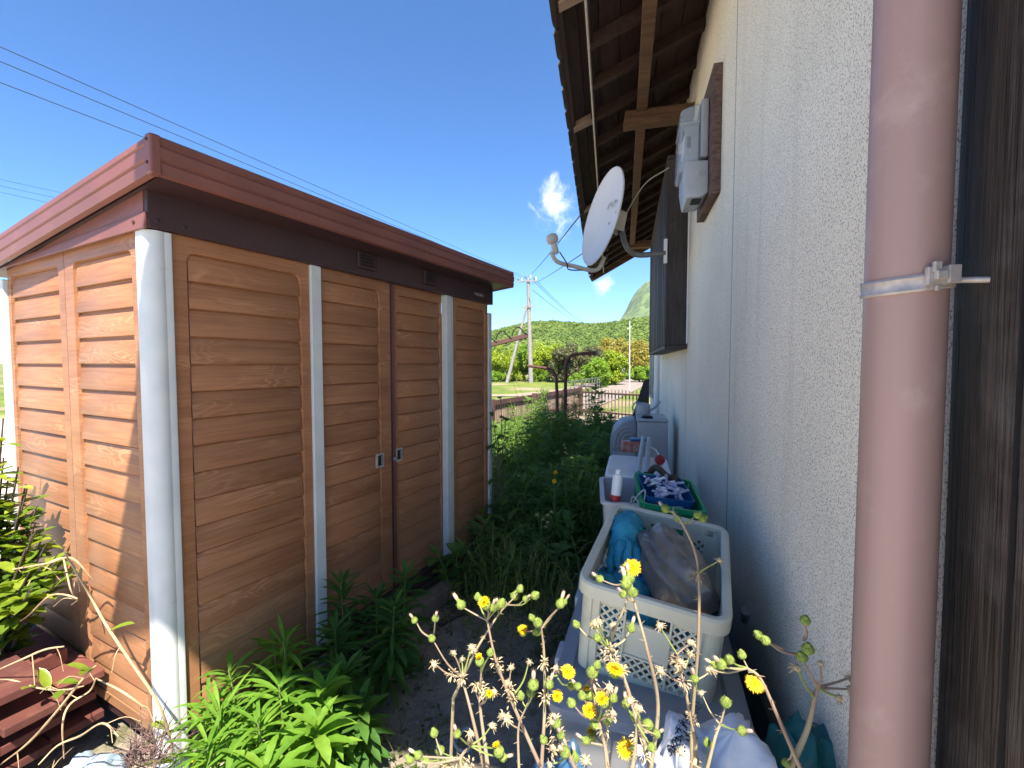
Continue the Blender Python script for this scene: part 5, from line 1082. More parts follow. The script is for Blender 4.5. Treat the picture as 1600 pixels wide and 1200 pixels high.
gl = [ # px, py of foot on the ground, height, leaves
 ((-1.17, 1.72, 0), .46, 30, .15, .026, GD, 'tallest shaded goldenrod shoot in front of the first pale mullion', (-.02, -.03)),
 ((-1.02, 1.86, 0), .44, 30, .15, .030, GD, 'shaded goldenrod against the left sliding door, farthest from the camera', (.05, .0)),
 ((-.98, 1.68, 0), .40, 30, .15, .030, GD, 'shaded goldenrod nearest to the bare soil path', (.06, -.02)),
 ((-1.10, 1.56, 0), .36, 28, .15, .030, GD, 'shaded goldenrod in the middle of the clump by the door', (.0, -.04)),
 ((-1.16, 1.40, 0), .40, 34, .155, .027, G, 'goldenrod with upright tip at the centre of the clump, half in shade', (-.03, -.05)),
 ((-1.26, 1.46, 0), .34, 28, .15, .026, G, 'goldenrod close to the front panel left of the clump centre', (-.03, -.05)),
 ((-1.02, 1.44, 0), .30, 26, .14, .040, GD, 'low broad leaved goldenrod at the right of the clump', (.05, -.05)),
 ((-1.08, 1.26, 0), .36, 30, .155, .032, G, 'goldenrod at the sun and shade boundary of the clump', (.0, -.06)),
 ((-1.22, 1.28, 0), .36, 34, .16, .022, G, 'sunlit goldenrod with long strap leaves beside the corner post', (-.08, -.06)),
 ((-1.16, 1.16, 0), .33, 34, .16, .022, G, 'sunlit goldenrod with drooping strap leaves, nearest the camera at left', (-.06, -.06)),
 ((-1.03, 1.14, 0), .34, 30, .16, .026, G, 'sunlit goldenrod at the front of the clump', (-.02, -.06)),
 ((-.95, 1.22, 0), .28, 24, .15, .050, G, 'sunlit broad toothed plant at the front right of the clump', (.03, -.05)),
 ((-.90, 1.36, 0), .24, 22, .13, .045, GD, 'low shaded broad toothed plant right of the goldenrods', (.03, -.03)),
 ((-1.06, 1.02, 0), .27, 26, .16, .034, G, 'bright toothed plant at the bottom edge below the goldenrods', (.0, -.04)),
 ((-1.12, 1.08, 0), .30, 30, .17, .024, G, 'sunlit goldenrod between the strap leaved ones at the bottom edge', (-.05, -.06)),
 ((-1.24, 1.20, 0), .30, 30, .17, .020, G, 'sunlit grassy goldenrod touching the foot of the front panel', (-.07, -.05)),
 ((-.98, 1.06, 0), .28, 26, .16, .040, G, 'sunlit toothed plant at the bottom edge right of the strap leaves', (.02, -.05)),
 ((-.99, 1.30, 0), .33, 28, .15, .036, G, 'goldenrod just inside the shade behind the sunlit front ones', (.03, -.04)),
 ((-1.08, 1.78, 0), .38, 28, .15, .030, GD, 'shaded goldenrod squeezed between the mullion and the door clump', (.02, -.02)),
]
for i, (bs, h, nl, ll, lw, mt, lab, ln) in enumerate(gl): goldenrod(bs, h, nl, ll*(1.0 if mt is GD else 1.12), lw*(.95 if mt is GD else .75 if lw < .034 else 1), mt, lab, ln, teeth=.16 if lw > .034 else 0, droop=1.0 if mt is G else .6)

# mass of weeds behind, between shed and fence: nobody could count them
def blade_up(b, p, h, c, w=.008):
    a = U(0, 6.28); b.leaf(p, (math.cos(a)*.25, math.sin(a)*.25, 1), (math.cos(a+1.57), math.sin(a+1.57), 0), h, w, U(.2, .9), 4, .1, c=c, shape='grass')
wt = MB(); st = MB(); wf = MB()
def weed_h(x, y):
    t = max(0, min(1, (y-2.6)/2.2)); left = max(0, min(1, (.02-x)/.35)); h = (.36+.50*t)*left
    h *= 1-.55*max(0, min(1, (y-5.2)/2.5)); h *= .78+.6*mn.noise(Vector((x*1.9, y*1.5, 5)))
    for mx_, my_, mr_, mh in ((-1.17, 7.0, .38, .52), (-.62, 6.9, .42, .55), (-.35, 6.6, .3, .28), (-1.5, 6.2, .3, .2)): h += mh*math.exp(-((x-mx_)**2+(y-my_)**2)/mr_**2)
    return max(.04, h)
SF = Vector((math.sin(SR), math.cos(SR), 0)); SNn = Vector((math.cos(SR), -math.sin(SR), 0))
def in_shed(x, y, m=.02):
    d = Vector((x, y, 0))-SN; return -m < d.dot(SF) < SW+m and d.dot(SNn) < m
cnt = 0
while cnt < 900:
    y = 2.45+6.8*random.random()**1.25; x = U(-2.6, .05)
    if in_shed(x, y, .03) or (y < 3.1 and x > -.45+ (3.1-y)*-.2 and random.random() < .6) or x < -.45-.32*y: continue
    h = weed_h(x, y); cnt += 1; k = random.random(); lean = Vector((U(-.12, .12), U(-.12, .12), 0)); top = Vector((x, y, h))+lean
    pts = bez([(x, y, -.03), Vector((x, y, h*.5))+lean*.3, top], 4); st.tube(pts, [.005-.003*i/8 for i in range(9)], 4)
    nl = int(16+h*24); a = U(0, 6.28); sp_ = random.choice(['lance', 'lance', 'oval', 'fern']); c0 = U(0, .55)
    for i in range(nl):
        t = (i+.5)/nl; p = pts[int(t*8)]; a += 2.4; el = U(-.2, .5)+.5*t; d = Vector((math.cos(a)*math.cos(el), math.sin(a)*math.cos(el), math.sin(el)))
        if sp_ == 'lance': wt.leaf(p, d, (0, 0, 1), U(.09, .15), U(.018, .028), .6, 3, .2, c=c0+U(0, .35))
        elif sp_ == 'oval': wt.leaf(p+d*.02, d, (0, 0, 1), U(.07, .12), U(.045, .075), .5, 3, .15, c=c0+U(0, .3), shape='oval')
        else:
            for q in range(3): wt.leaf(p+d*.035*q, (d+Vector((U(-.8, .8), U(-.8, .8), U(-.2, .5)))), (0, 0, 1), U(.04, .07), .011, .4, 2, .2, c=c0+U(0, .45))
for k in range(1500):
    y = 2.4+5*random.random(); x = U(-2.2, .1)
    if in_shed(x, y) or x < -.45-.3*y: continue
    blade_up(wt, (x, y, 0), weed_h(x, y)*U(.5, 1.05), U(.2, .8), .007)
for k in range(110):
    y = 3+4.5*random.random(); x = U(-2.0, -.1)
    if in_shed(x, y, .05) or x < -.45-.3*y: continue
    z = weed_h(x, y)*U(.8, 1.1)
    for q in range(5): wf.leaf((x, y, z), (math.cos(q*1.26), math.sin(q*1.26), .3), (0, 0, 1), .016, .013, .1, 1, .1, mi=random.random() < .35)
wt_o = wt.build('weed_thicket', L['weed'], smooth=80, var=True); tag(wt_o, 'dense shaded thicket of mixed green weeds between shed and fence', 'weeds', kind='stuff')
o = st.build('stems', M['stemgreen'], wt_o); o['kind'] = 'stuff'; o = wf.build('small_flowers', [M['white'], M['petal']], wt_o); o['kind'] = 'stuff'
# sparse pale plant with many tiny yellow flowers on the bare soil
fine = MB(); fs = MB(); ff = MB()
for k in range(150):
    a = U(0, 6.28); r_ = .3*random.random()**.6; x = -.60+r_*math.cos(a)*1.3; y = 2.42+r_*math.sin(a)*1.5; h = U(.22, .5)*(1-.5*r_/.3); top = Vector((x+U(-.1, .1), y+U(-.1, .1), h)); pts = bez([(x, y, 0), Vector((x, y, 0)).lerp(top, .5), top], 3)
    fs.tube(pts, .0018, 3)
    for i in range(12): p = pts[U(1, 6.9).__int__()]; fine.leaf(p, (U(-1, 1), U(-1, 1), U(-.2, .8)), (0, 0, 1), U(.015, .035), .008, .3, 2, .1, c=U(.3, 1))
    for i in range(2):
        p = top+Vector((U(-.03, .03), U(-.03, .03), U(-.12, .01)))
        for q in range(4): ff.leaf(p, (math.cos(q*1.57), math.sin(q*1.57), .3), (0, 0, 1), .007, .007, .1, 1, .1)
fo = fine.build('nipplewort_patch', L['grass'], smooth=80, var=True); tag(fo, 'wispy grey green patch with tiny yellow flowers beside the bare soil', 'weeds', kind='stuff')
o = fs.build('stems', M['stemgreen'], fo); o['kind'] = 'stuff'; o = ff.build('small_flowers', M['petal'], fo); o['kind'] = 'stuff'
# low grass and creeping weeds on the soil, and bits of stone
gs = MB()
for k in range(3800):
    x = U(-1.35, .0); y = U(.75, 2.9)
    if in_shed(x, y): continue
    if mn.noise(Vector((x*3.2, y*3.2, 1.5)))+.12 < U(-.15, .5): continue
    if random.random() < .35: blade_up(gs, (x, y, -.01), U(.03, .12), U(.1, .9), .005)
    else:
        a = U(0, 6.28); gs.leaf((x, y, U(0, .012)), (math.cos(a), math.sin(a), U(.1, .6)), (0, 0, 1), U(.015, .04), U(.008, .018), .4, 2, .1, c=U(0, .6), shape='oval')
tag(gs.build('ground_weeds', L['grass'], smooth=80, var=True), 'low grass and creeping weeds on the bare soil between shed and crate', 'weeds', kind='stuff')
pb = MB()
for k in range(700):
    x = U(-1.3, 0); y = U(.9, 2.9); r_ = random.random()**3*.014+.003
    if in_shed(x, y): continue
    pb.lathe([(r_*.4, -r_*.5), (r_, 0), (r_*.5, r_*.5)], 5, Matrix.Translation((x, y, .0)) @ Matrix.Rotation(U(0, 3), 4, 'Z'))
tag(pb.build('pebbles', M['stone'], smooth=80), 'scattered small pebbles on the bare soil by the shed door', 'pebbles', kind='stuff')
for k, (s0, s1, o_, lab) in enumerate(((.95, 1.62, .10, 'grey timber sleeper along the foot of the sliding doors'), (1.62, 2.1, .02, 'dark timber block under the far end of the shed'))):
    a = SN+SF*s0+SNn*o_; c = SN+SF*s1+SNn*o_; tag(MB().beam(a+Vector((0, 0, .045)), c+Vector((0, 0, .045)), .09, .09).build('sleeper', M['fence'] if k == 0 else M['fencedark'], bev=.008), lab, 'timber')
for s0, lab in ((.1, 'concrete block under the near corner of the shed'), (.62, 'concrete block under the first mullion of the shed')):
    c = SN+SF*(s0+.05)-SNn*.10; tag(MB().box(c.x-.09, c.x+.09, c.y-.09, c.y+.09, -.05, ZB-.062).build('concrete_block', M['concrete'], bev=.006), lab, 'block')
a = SN+SF*1.15+SNn*.25
tag(MB().tube([a+Vector((0, 0, .02)), a+Vector((.06, .1, .03)), a+Vector((.13, .16, .025))], [.016, .018, .012], 7).build('driftwood', M['barkm'], smooth=60), 'short dry stick on the soil before the doors', 'stick')
tag(MB().tube(bez([atz(722, 1140, .01), atz(708, 1150, .03), atz(716, 1170, .02), atz(735, 1172, .01), atz(742, 1150, .02), atz(728, 1138, .03), atz(712, 1158, .02)], 6), .006, 7).build('coiled_wire', M['metergrey'], smooth=60), 'small coil of grey cord on the bare soil', 'cord')

# ---- sow thistles in the foreground: stem, buds, flowers and withered heads
def fl_mesh(n, r, cup, name, seed):
    rr = random.Random(seed); b = MB()
    for lay, (nn, f, el) in enumerate(((n, 1, cup), (n-4, .82, cup+.22), (n-10, .6, cup+.5), (8, .35, cup+.9))):
        for k in range(nn):
            a = 6.283*(k+.5*lay)/nn+rr.uniform(-.06, .06); e = el+rr.uniform(-.1, .1); b.leaf((0, 0, .001+.001*lay), (math.cos(a)*math.cos(e), math.sin(a)*math.cos(e), math.sin(e)), (0, 0, 1), r*f*rr.uniform(.88, 1.05), .0026, .08, 2, .12, mi=1 if lay > 1 else 0, shape='oval')
    b.lathe([(.003, -.011), (.0075, -.009), (.0085, -.003), (.006, .002)], 10, mi=2)
    me = b.build(name, [M['petal'], M['petalcore'], M['bud']], smooth=80); d = me.data; bpy.data.objects.remove(me); return d
def bud_mesh(name, tip, seed):
    rr = random.Random(seed); b = MB(); b.lathe([(.0022, -.004), (.0075, -.001), (.0105, .004), (.0102, .008), (.0072, .013), (.0042, .0175), (.0034, .022 if tip else .019)], 11); b.lathe([(.0034, .021), (.0042, .025), (.0040, .031), (.0028, .035), (.0008, .036)], 9, mi=1) if tip else None
    if tip:
        for k in range(9): a = k*.7; b.leaf((math.cos(a)*.0025, math.sin(a)*.0025, .032), (math.cos(a)*.5, math.sin(a)*.5, 1), (0, 0, 1), .008, .002, 0, 1, .1, mi=1)
    for k in range(14):
        a = rr.uniform(0, 6.28); z = rr.uniform(0, .014); r_ = .0095-abs(z-.006)*.5; b.tube([(math.cos(a)*r_, math.sin(a)*r_, z), (math.cos(a)*(r_+.004), math.sin(a)*(r_+.004), z+.002)], [.0005, .0002], 3)
    o = b.build(name, [M['bud'], M['budtip']], smooth=60); d = o.data; bpy.data.objects.remove(o); return d
def wither_mesh(name, seed):
    rr = random.Random(seed); b = MB(); b.lathe([(.002, -.004), (.0065, -.002), (.007, .003), (.004, .007)], 9)
    for k in range(26):
        a = rr.uniform(0, 6.28); e = rr.uniform(-.5, 1.4); d = Vector((math.cos(a)*math.cos(e), math.sin(a)*math.cos(e), math.sin(e))); l_ = rr.uniform(.009, .016); b.tube([d*.005, d*l_*.7, d*l_+Vector((rr.uniform(-.003, .003), rr.uniform(-.003, .003), -.002))], [.0011, .0008, .0004], 3)
    o = b.build(name, M['fluff'], smooth=60); d = o.data; bpy.data.objects.remove(o); return d
FLM = [fl_mesh(34, .016, .05, 'flower', 1), fl_mesh(30, .013, .5, 'flower', 2), fl_mesh(26, .010, .9, 'flower', 3)]
BDM = [bud_mesh('bud', True, 4), bud_mesh('bud', False, 5)]; WDM = [wither_mesh('withered_head', 6), wither_mesh('withered_head', 7), wither_mesh('withered_head', 8)]
def orient(o, d): o.rotation_mode = 'QUATERNION'; o.rotation_quaternion = Vector(d).to_track_quat('Z', 'Y')
def thistle(label, Y, main, heads, r0=.0048, foot=None, wooly=(), leafy=0):
    """main: stem as picture points at distance Y, from low to high; heads: (kind, point, joint index or point)"""
    P = [at(x, y, Y+U(-.012, .012)) for x, y in main]; base = P[0]+(P[0]-P[1])*.0; ft = Vector((P[0].x+(P[0].x-P[1].x)*1.6, Y+U(-.02, .04), -.02)) if foot is None else Vector(foot)
    root = empty('sow_thistle', ft, label=label, cat='thistle', group='sow thistles in the foreground')
    ex = P[0]+(P[0]-P[1])*.6; pts = [ft.lerp(ex, .0), ft.lerp(ex, .35), ft.lerp(ex, .7)]+bez([ex]+P, 6); n = len(pts); r0 *= .8; b = MB(); b.tube(pts, [r0*(1.25-.75*i/(n-1)) for i in range(n)], 7); br = b
    for h in heads:
        kind, (x, y), jn = h[:3]; dep = Y+U(-.035, .035); e = at(x, y, dep); j = P[jn] if isinstance(jn, int) else at(*jn, Y)
        d = (e-j); ln = max(.001, d.length); dn_ = d.normalized(); side = Vector((U(-1, 1), U(-1, 1), .0))*ln*.07; e_st = e-dn_*.004
        br.tube(bez([j, j.lerp(e, .5)+side+Vector((0, 0, -ln*.06)), e_st], 4), [r0*.5-(r0*.18)*i/8 for i in range(9)], 5, mi=0 if random.random() < .6 else 1)
        if kind == 'f': face = (Vector((0, 0, HC))-e).normalized()*h[3]+Vector((U(-.3, .3), U(-.3, .3), .35)); o = inst(FLM[h[4] if len(h) > 4 else 0], 'flower', root, e-ft); orient(o, face); k_ = U(.95, 1.1); o.scale = (k_,)*3
        elif kind == 'b': o = inst(random.choice(BDM), 'bud', root, e-ft); orient(o, dn_+Vector((U(-.3, .3), U(-.3, .3), .5))); k_ = U(.58, .9); o.scale = (k_,)*3
        else: o = inst(random.choice(WDM), 'withered_head', root, e-ft); orient(o, dn_+Vector((U(-.4, .4), U(-.4, .4), .4))); k_ = U(.55, .85); o.scale = (k_,)*3
    for q in range(int(18*n/20)):   # little hairs and joints along the stem
        i = random.randrange(4, n); p = pts[i]; d = Vector((U(-1, 1), U(-1, 1), U(-.2, .5))).normalized(); b.tube([p, p+d*U(.005, .011)], [.0008, .0003], 3)
    b.build('stem', [M['stem'], M['stemgreen']], root, smooth=60)
    for (x, y) in wooly:
        w_ = MB(); c0 = at(x, y, Y)
        for q in range(26): d = Vector((U(-1, 1), U(-1, 1), U(-.7, 1))); s0 = c0+d*U(.002, .009); w_.leaf(s0, d, (0, 0, 1), U(.005, .012), .003, .5, 2, .3)
        w_.build('withered_leaf', M['fluff'], root)
    for q in range(leafy):
        i = random.randrange(7, max(8, n//2)); a = U(0, 6.28); lf = MB().leaf(pts[i], (math.cos(a), math.sin(a), U(-.1, .6)), (0, 0, 1), U(.09, .16), U(.025, .04), 1.0, 10, .2, c=U(.3, .9), teeth=.35); lf.build('leaf', L['gold'], root, smooth=80, var=True)
    return root
thistle('thistle leaning left whose fork carries the leftmost pair of buds', .80, [(748, 1162), (733, 1100), (721, 1058)], [('b', (649, 971), (676, 998)), ('b', (680, 968), (676, 998)), ('w', (679, 1038), 2), ('w', (709, 1020), 2), ('w', (736, 1012), 2), ('w', (722, 1030), 2), ('b', (676, 1000), 2)], wooly=[(706, 1055), (722, 1060)])
thistle('long thin thistle arching right to a row of buds at its tip', .84, [(722, 1062), (746, 1012), (777, 963), (792, 945)], [('b', (778, 949), 2), ('b', (802, 935), 3), ('b', (811, 924), 3), ('b', (820, 937), 3), ('b', (834, 932), 3), ('w', (739, 1018), 1)], .0038)
thistle('short thistle with one small yellow flower and a woolly tuft', .78, [(758, 1165), (750, 1100), (752, 1050)], [('f', (749, 1030), 2, .3, 2), ('b', (766, 1022), 2), ('w', (742, 1078), 1), ('f', (764, 1084), 1, .6, 2), ('w', (772, 1082), 1)], wooly=[(752, 1078), (745, 1070), (760, 1085)])
thistle('straight thistle topped by a yellow flower between two buds', .82, [(841, 1190), (798, 1092), (775, 1032), (761, 969)], [('f', (758, 943), 3, .3, 1), ('b', (723, 949), 3), ('b', (747, 937), 3), ('b', (782, 946), 3), ('w', (780, 1047), 2), ('w', (798, 1044), 1), ('w', (827, 1035), 1), ('w', (792, 1068), 1), ('b', (768, 952), 3)], wooly=[(776, 1036), (797, 1078), (800, 1092)])
thistle('reddish upright thistle with a sideways yellow flower under its buds', .86, [(847, 1182), (851, 1104), (850, 1021), (846, 982)], [('b', (841, 975), 3), ('f', (817, 986), 3, .1, 1), ('b', (874, 948), 3), ('b', (880, 943), 3), ('b', (833, 968), 3), ('b', (857, 1073), 1), ('b', (843, 985), 3), ('f', (887, 1050), (856, 1058), .8, 0), ('f', (870, 1088), (856, 1062), .2, 1), ('w', (868, 1045), (856, 1060)), ('b', (889, 1072), (872, 1060))], wooly=[(850, 1035), (853, 1090)])
thistle('green stemmed thistle with a close pair of buds at the bottom centre', .74, [(811, 1205), (810, 1138), (822, 1105)], [('b', (828, 1087), 2), ('b', (815, 1092), 2), ('b', (833, 1074), 2), ('w', (792, 1124), 1), ('w', (785, 1118), 1)], .0034, wooly=[(790, 1122)])
thistle('lowest thistle at left with buds along the bottom edge', .72, [(726, 1215), (720, 1185), (735, 1165)], [('b', (680, 1150), (690, 1180)), ('b', (715, 1149), 2), ('b', (657, 1182), 1), ('b', (690, 1176), 1), ('b', (668, 1190), 1), ('f', (778, 1170), 2, .3, 2), ('w', (735, 1147), 2), ('w', (768, 1135), 2), ('b', (702, 1192), 1), ('w', (727, 1196), 1), ('b', (783, 1184), 2), ('b', (645, 1188), 1)], wooly=[(715, 1190), (735, 1195), (700, 1196)])
thistle('tall thistle whose yellow flower stands highest, before the crate', .74, [(1017, 1200), (1028, 1101), (1011, 1015), (991, 940)], [('f', (988, 887), 3, .8, 0), ('b', (940, 907), (978, 912)), ('b', (980, 918), 3), ('b', (975, 930), 3), ('b', (985, 909), 3), ('b', (988, 928), 3), ('w', (974, 890), 3)], .0046, leafy=0)
thistle('pale thistle with woolly joint and a side facing yellow flower before the crate', .76, [(1015, 1200), (1002, 1142), (988, 1100), (975, 1060), (953, 1015), (979, 940)], [('f', (961, 1047), 3, .35, 0), ('b', (903, 979), (930, 1000)), ('b', (929, 980), (945, 1005)), ('w', (936, 972), (950, 1008)), ('b', (985, 986), (960, 1010)), ('w', (930, 975), 4), ('w', (957, 978), 4), ('b', (934, 1000), 4)], wooly=[(953, 1015), (948, 1025), (960, 1030), (972, 1050)])
thistle('bushy thistle with several small orange yellow flowers in the middle', .72, [(950, 1205), (945, 1165), (935, 1125), (925, 1075)], [('f', (919, 1081), 3, .3, 2), ('f', (942, 1094), 2, .6, 1), ('f', (920, 1110), 2, .4, 1), ('b', (925, 1053), 3), ('b', (905, 1075), 3), ('b', (910, 1090), 2), ('b', (957, 1094), 2), ('w', (952, 1074), 3), ('b', (919, 1160), 1), ('f', (930, 1126), 2, .3, 2), ('f', (924, 1146), 1, .3, 2), ('w', (958, 1115), 2), ('b', (949, 1130), 1), ('b', (895, 1102), 2), ('b', (932, 1042), 3)], wooly=[(925, 1065), (955, 1118), (944, 1140)])
thistle('stout thistle with the big bottom flower turned right and fat buds', .68, [(985, 1215), (992, 1175), (995, 1130)], [('f', (979, 1170), (990, 1165), .55, 0), ('b', (978, 1104), 2), ('b', (992, 1123), 2), ('w', (1000, 1108), 2), ('b', (1012, 1135), 2), ('b', (1024, 1148), 2), ('b', (1016, 1165), 2), ('w', (985, 1096), 2)], .005, wooly=[(998, 1150), (1005, 1180)])
thistle('thistle with drooping buds at the bottom left of the white bag', .70, [(905, 1215), (890, 1180), (880, 1150)], [('b', (884, 1176), 1), ('b', (877, 1150), 2), ('w', (863, 1127), 2), ('b', (870, 1132), 2), ('w', (866, 1168), 1), ('w', (915, 1190), 0), ('b', (900, 1190), 0), ('b', (852, 1160), 1), ('w', (860, 1195), 1)], wooly=[(866, 1130), (862, 1175), (872, 1150)])
thistle('tall brown thistle rising past the right side of the crate', .88, [(1080, 1192), (1082, 1119), (1091, 998), (1090, 881), (1066, 818), (1050, 800)], [('b', (1042, 797), 5), ('b', (1060, 812), 4), ('b', (1087, 807), 4), ('b', (1095, 812), 4), ('w', (1124, 876), (1091, 895)), ('b', (1085, 1063), (1088, 1080)), ('w', (1112, 1047), (1090, 1062))], .0042, wooly=[(1083, 1122), (1090, 900)])
thistle('withered thistle with a spray of dry heads before the crate front', .80, [(1081, 1130), (1072, 1085), (1064, 1050), (1058, 1022)], [('w', (1031, 979), 3), ('w', (1078, 1005), 3), ('w', (1078, 1024), 2), ('w', (1064, 1035), 2), ('w', (1032, 1048), (1067, 1068)), ('w', (1052, 1030), 2), ('w', (1060, 1048), 2)], .0036, wooly=[(1064, 1040), (1068, 1066)])
thistle('thistle with a lone nodding bud in front of the white bag', .74, [(1104, 1205), (1118, 1150), (1125, 1132), (1132, 1108)], [('b', (1133, 1099), 3), ('b', (1156, 1142), 2), ('w', (1096, 1084), 2), ('b', (1106, 1166), 0), ('w', (1065, 1175), 0), ('w', (1088, 1192), 0)], .0036)
thistle('dark forked thistle standing before the stucco wall at right', .80, [(1240, 1190), (1262, 1138), (1273, 1090), (1278, 1074)], [('b', (1257, 972), (1256, 1000)), ('b', (1262, 1018), (1253, 1028)), ('b', (1199, 1004), (1250, 1024)), ('b', (1190, 996), (1225, 1014)), ('w', (1282, 1037), 3), ('w', (1245, 1044), 2), ('w', (1310, 1090), 3), ('w', (1327, 1077), 3), ('b', (1254, 1030), 3), ('w', (1326, 1060), 3)], .0062)
thistle('slender thistle bent left with a large yellow flower against the wall', .78, [(1238, 1172), (1211, 1110), (1188, 1060), (1168, 1044)], [('f', (1179, 1068), (1180, 1050), .9, 0), ('b', (1140, 1032), 3), ('b', (1160, 1027), 3), ('b', (1128, 1040), 3), ('w', (1107, 1047), 3), ('b', (1121, 1041), 3), ('b', (1229, 1190), 0)], .0042)
dd = empty('dandelion', atz(318, 1215, .02), label='single yellow dandelion flower at the foot of the pale corner post', cat='dandelion')
e = at(304, 1182, 1.13); MB().tube([dd.location, dd.location.lerp(e, .6)+Vector((.01, 0, .01)), e], .002, 6).build('stem', M['stemgreen'], dd); o = inst(FLM[0], 'flower', dd, e-Vector(dd.location)); orient(o, (.2, -.5, .7)); o.scale = (1.25,)*3

# ---- left edge: shrub, stacked boards, dry vines
sh = empty('evergreen_shrub', (-2.26, 1.08, 0), label='glossy leaved evergreen shrub at the left edge before the shed wall', cat='shrub')
b = MB(); lf = MB(); tips = []
for k in range(38):
    c = Vector((U(-2.5, -1.93), U(1.02, 1.22), 0)); ztop = .60+.64*max(0, 1-abs(c.x+2.36)/.45)*U(.6, 1.1); top = Vector((c.x, c.y, ztop)); pts = bez([(-2.26, 1.08, -.05), Vector((-2.28, 1.10, .25)).lerp(top, .45), top], 5); b.tube(pts, [.009-.0065*i/10 for i in range(11)], 5)
    for q in range(30):
        t = U(.35, 1); p = pts[int(t*10)]; a = U(0, 6.28); d = Vector((math.cos(a), math.sin(a), U(-.1, .8))); lf.leaf(p+d*.01, d, (0, 0, 1), U(.05, .08), U(.026, .04), .35, 4, .2, c=min(1, U(0, .6)+.5*t**3), shape='oval')
b.build('branches', M['barkm'], sh, smooth=60); lf.build('leaves', L['shrub'], sh, smooth=80, var=True)
# stack of red brown boards
stk = 0
for lay in range(4):
    nb_ = 3 if lay < 3 else 2
    for k in range(nb_):
        c = Vector((-2.30+lay*.012+U(-.02, .02), .90+k*.165+U(-.01, .01), .10+lay*.085)); ang = R(-11+U(-3, 3)); d = Vector((math.cos(ang), math.sin(ang), 0)); ln = .42+U(-.03, .03)
        o = MB().beam(c-d*ln, c+d*ln, .15, .028).build('plank_board', M['redboard'], bev=.003)
        lv = ('bottom', 'second lowest', 'third', 'topmost')[lay]; pos = ('nearest the camera', 'in the middle', 'nearest the shed')[k]
        tag(o, f'red brown painted board, {lv} layer of the stack, {pos}', 'board', 'stacked red brown boards')
    for s_ in (-.26, .24):
        c = Vector((-2.30+s_, 1.04-s_*.2, .0575+lay*.085)); lab = ('bottom', 'second', 'third', 'top')[lay]+(' left' if s_ < 0 else ' right')
        tag(MB().beam(c-Vector((.02, .21, 0)), c+Vector((.02, .21, 0)), .05, .054).build('batten', M['redboard'], bev=.003), f'short red brown batten, {lab} spacer in the board stack', 'batten', 'battens in the board stack')
pb_ = blob(.20, .22, .16, 9.3, .16, 34, 20, 2.2).build('pale_blue_bag', pmat('pale_blue_film', (.36, .48, .60), (.28, .40, .52), 8, .4, .3, 25), smooth=75); place(pb_, (-1.62, .98, .06), (0, .1, .3)); tag(pb_, 'crumpled pale blue plastic bag on the ground by the corner post', 'bag')
vine = [([(100, 862), (140, 930), (165, 975), (205, 1035), (245, 1095), (265, 1150), (272, 1200)], 1.02, .0040, 'thickest pale dry vine curving down past the stacked boards to the post'),
        ([(-10, 895), (30, 888), (75, 880), (112, 872), (145, 905)], 1.10, .0035, 'thin dry vine running level to the shed wall above the boards'),
        ([(-10, 1050), (35, 1030), (70, 1015), (100, 1010)], 1.0, .0035, 'short broken dry stick lying over the top board'),
        ([(-10, 1062), (20, 1063), (60, 1075), (100, 1078), (130, 1072)], .97, .0028, 'pale curly dry vine across the middle of the boards'),
        ([(0, 1195), (45, 1160), (90, 1110), (130, 1060), (150, 1040)], .92, .0035, 'straight pale dry stem rising from the bottom left corner'),
        ([(100, 1185), (98, 1130), (110, 1100), (140, 1080), (150, 1060)], .95, .0028, 'hooked dry stem in front of the board ends'),
        ([(40, 920), (60, 890), (95, 872), (103, 890), (110, 920), (118, 935)], 1.12, .0028, 'thin looping dry vine against the lit shed panel'),
        ([(0, 985), (40, 965), (80, 930), (120, 935), (112, 945)], 1.06, .0028, 'arched thin dry vine above the board stack'),
        ([(150, 1060), (190, 1080), (230, 1108)], .98, .0028, 'short dry side vine between boards and post'),
        ([(60, 1195), (90, 1165), (125, 1150), (160, 1130), (185, 1150)], .90, .003, 'low dry stem over the gap beside the pale blue bag')]
for i, (pp_, Y, r_, lab) in enumerate(vine):
    P = [at(x, y, Y+.03*math.sin(i*2+j*1.3)) for j, (x, y) in enumerate(pp_)]; pts = bez(P, 5); n = len(pts)
    b = MB().tube(pts, [.85*r_*(.45+.75*math.sin(math.pi*(.08+.84*k/n)))*U(.88, 1.12) for k in range(n)], 7)
    for q in range(4 if r_ > .0045 else 2):
        k = random.randrange(1, n-1); d = Vector((U(-1, 1), U(-.6, .6), U(-.6, .8))); b.tube(bez([pts[k], pts[k]+d*.05, pts[k]+d*.09+Vector((0, 0, -.03))], 3), [r_*.4]*4+[r_*.25]*3, 5)
    root = b.build('dry_vine', M['twig'], smooth=60); tag(root, lab, 'vine', 'dry vines at the left')
    if i in (0, 3, 4):
        for q in range(3):
            k = random.randrange(n//3, n-1); lfm = MB().leaf(pts[k], (U(-1, 1), U(-.8, .2), U(0, .6)), (0, 0, 1), U(.05, .08), .028, .3, 5, .2, c=U(.6, 1), shape='oval'); lfm.build('leaf', L['shrub'], root, smooth=80, var=True)
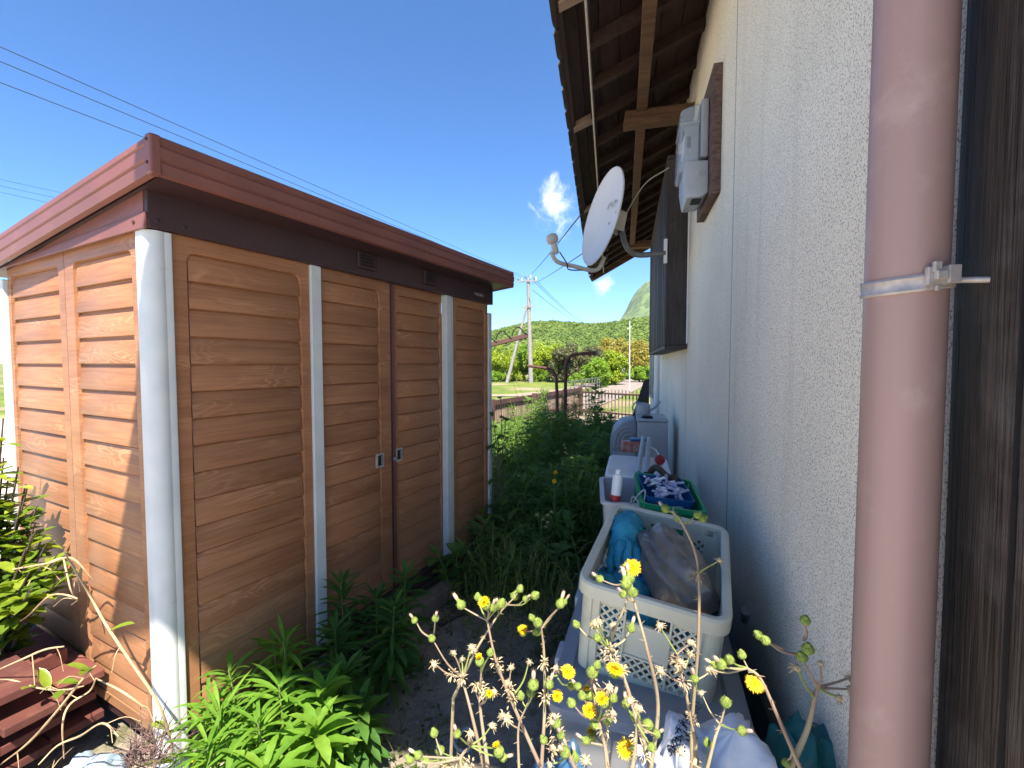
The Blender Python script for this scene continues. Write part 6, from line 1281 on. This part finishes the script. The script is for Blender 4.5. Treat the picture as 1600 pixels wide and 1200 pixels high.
# brush of dry purple twigs at the foot of the post, and litter of straw
bt = MB()
for k in range(70):
    a0 = at(225+U(-25, 25), 1185+U(-10, 15), 1.0+U(-.05, .05)); d = Vector((U(-.3, 1), U(-.4, .3), U(.1, 1))).normalized(); l_ = U(.06, .16); e = a0+d*l_; bt.tube([a0, a0.lerp(e, .5)+Vector((0, 0, .01)), e], [.0018, .0013, .0007], 4)
    for q in range(3): p = a0.lerp(e, U(.4, 1)); bt.tube([p, p+Vector((U(-.03, .04), U(-.03, .02), U(-.01, .04)))], [.001, .0005], 3)
tag(bt.build('dry_twigs', M['twigdark']), 'tangle of fine purplish dry twigs at the foot of the corner post', 'twigs', kind='stuff')
sl_ = MB()
for k in range(620):
    x = U(-2.6, -1.15); y = U(.55, 1.02)-.0*x; z = U(-.01, .05); a = U(0, 6.28); l_ = U(.05, .2); d = Vector((math.cos(a), math.sin(a)*.6, U(-.1, .35)))
    p = Vector((x, y, z)); sl_.tube([p, p+d*l_*.5+Vector((0, 0, .01)), p+d*l_], [.0018, .0016, .0008], 4, mi=0)
tag(sl_.build('straw_litter', M['straw']), 'dead straw and stems littering the ground at the lower left', 'straw', kind='stuff')
# creeper on the far corner of the shed
cr_ = MB(); cs_ = MB()
for k in range(7):
    base = SN+SF*(2.13+U(-.05, .06))+SNn*U(.03, .1); pts = bez([base, base+Vector((U(-.04, .04), 0, .35)), base+Vector((U(-.06, .06), .03, .7+U(0, .6)))], 6); cs_.tube(pts, .003, 4)
    for q in range(34): p = pts[random.randrange(len(pts))]; a = U(0, 6.28); cr_.leaf(p, (math.cos(a), math.sin(a), U(-.5, .5)), (0, 0, 1), U(.03, .07), U(.02, .045), .6, 3, .2, c=U(0, .5), shape='oval')
co = cr_.build('creeper', L['weed'], smooth=80, var=True); tag(co, 'dark leafy creeper climbing the far end post of the shed', 'creeper'); cs_.build('stems', M['twigdark'], co)
# taller weeds with yellow heads standing out of the thicket
for i, (px, py, Y, lab) in enumerate(((866, 752, 3.2, 'tall weed with the lowest yellow head in the thicket'), (868, 738, 3.5, 'tall weed with a yellow head just above the lowest one'), (893, 700, 3.9, 'tall pale weed with dry white heads right of the thicket centre'), (848, 800, 2.9, 'bare pale green weed stalk in front of the thicket'), (892, 655, 5.0, 'tall weed with a yellow head below the rusty posts'))):
    e = at(px, py, Y); ft = Vector((e.x+U(-.05, .05), Y+.05, 0)); root = empty('tall_weed', ft, label=lab, cat='weed', group='tall weeds rising from the thicket'); pts = bez([ft, ft.lerp(e, .5)+Vector((U(-.03, .03), 0, 0)), e], 5)
    b = MB().tube(pts, [.005-.003*k/10 for k in range(11)], 5); b.build('stem', M['stemgreen'], root, smooth=60); lf = MB()
    for q in range(12): p = pts[random.randrange(3, 10)]; a = U(0, 6.28); lf.leaf(p, (math.cos(a), math.sin(a), .5), (0, 0, 1), U(.05, .12), .012, .6, 4, .2, c=U(.3, .8))
    lf.build('leaves', L['gold'], root, smooth=80, var=True)
    if i != 2 and i != 3: o = inst(FLM[0], 'flower', root, e-ft); orient(o, (.1, -.8, .5)); o.scale = (1.2,)*3
    else:
        for q in range(6): o = inst(random.choice(WDM), 'withered_head', root, e-ft+Vector((U(-.06, .06), U(-.05, .05), U(-.1, .03)))); o.scale = (1.1,)*3
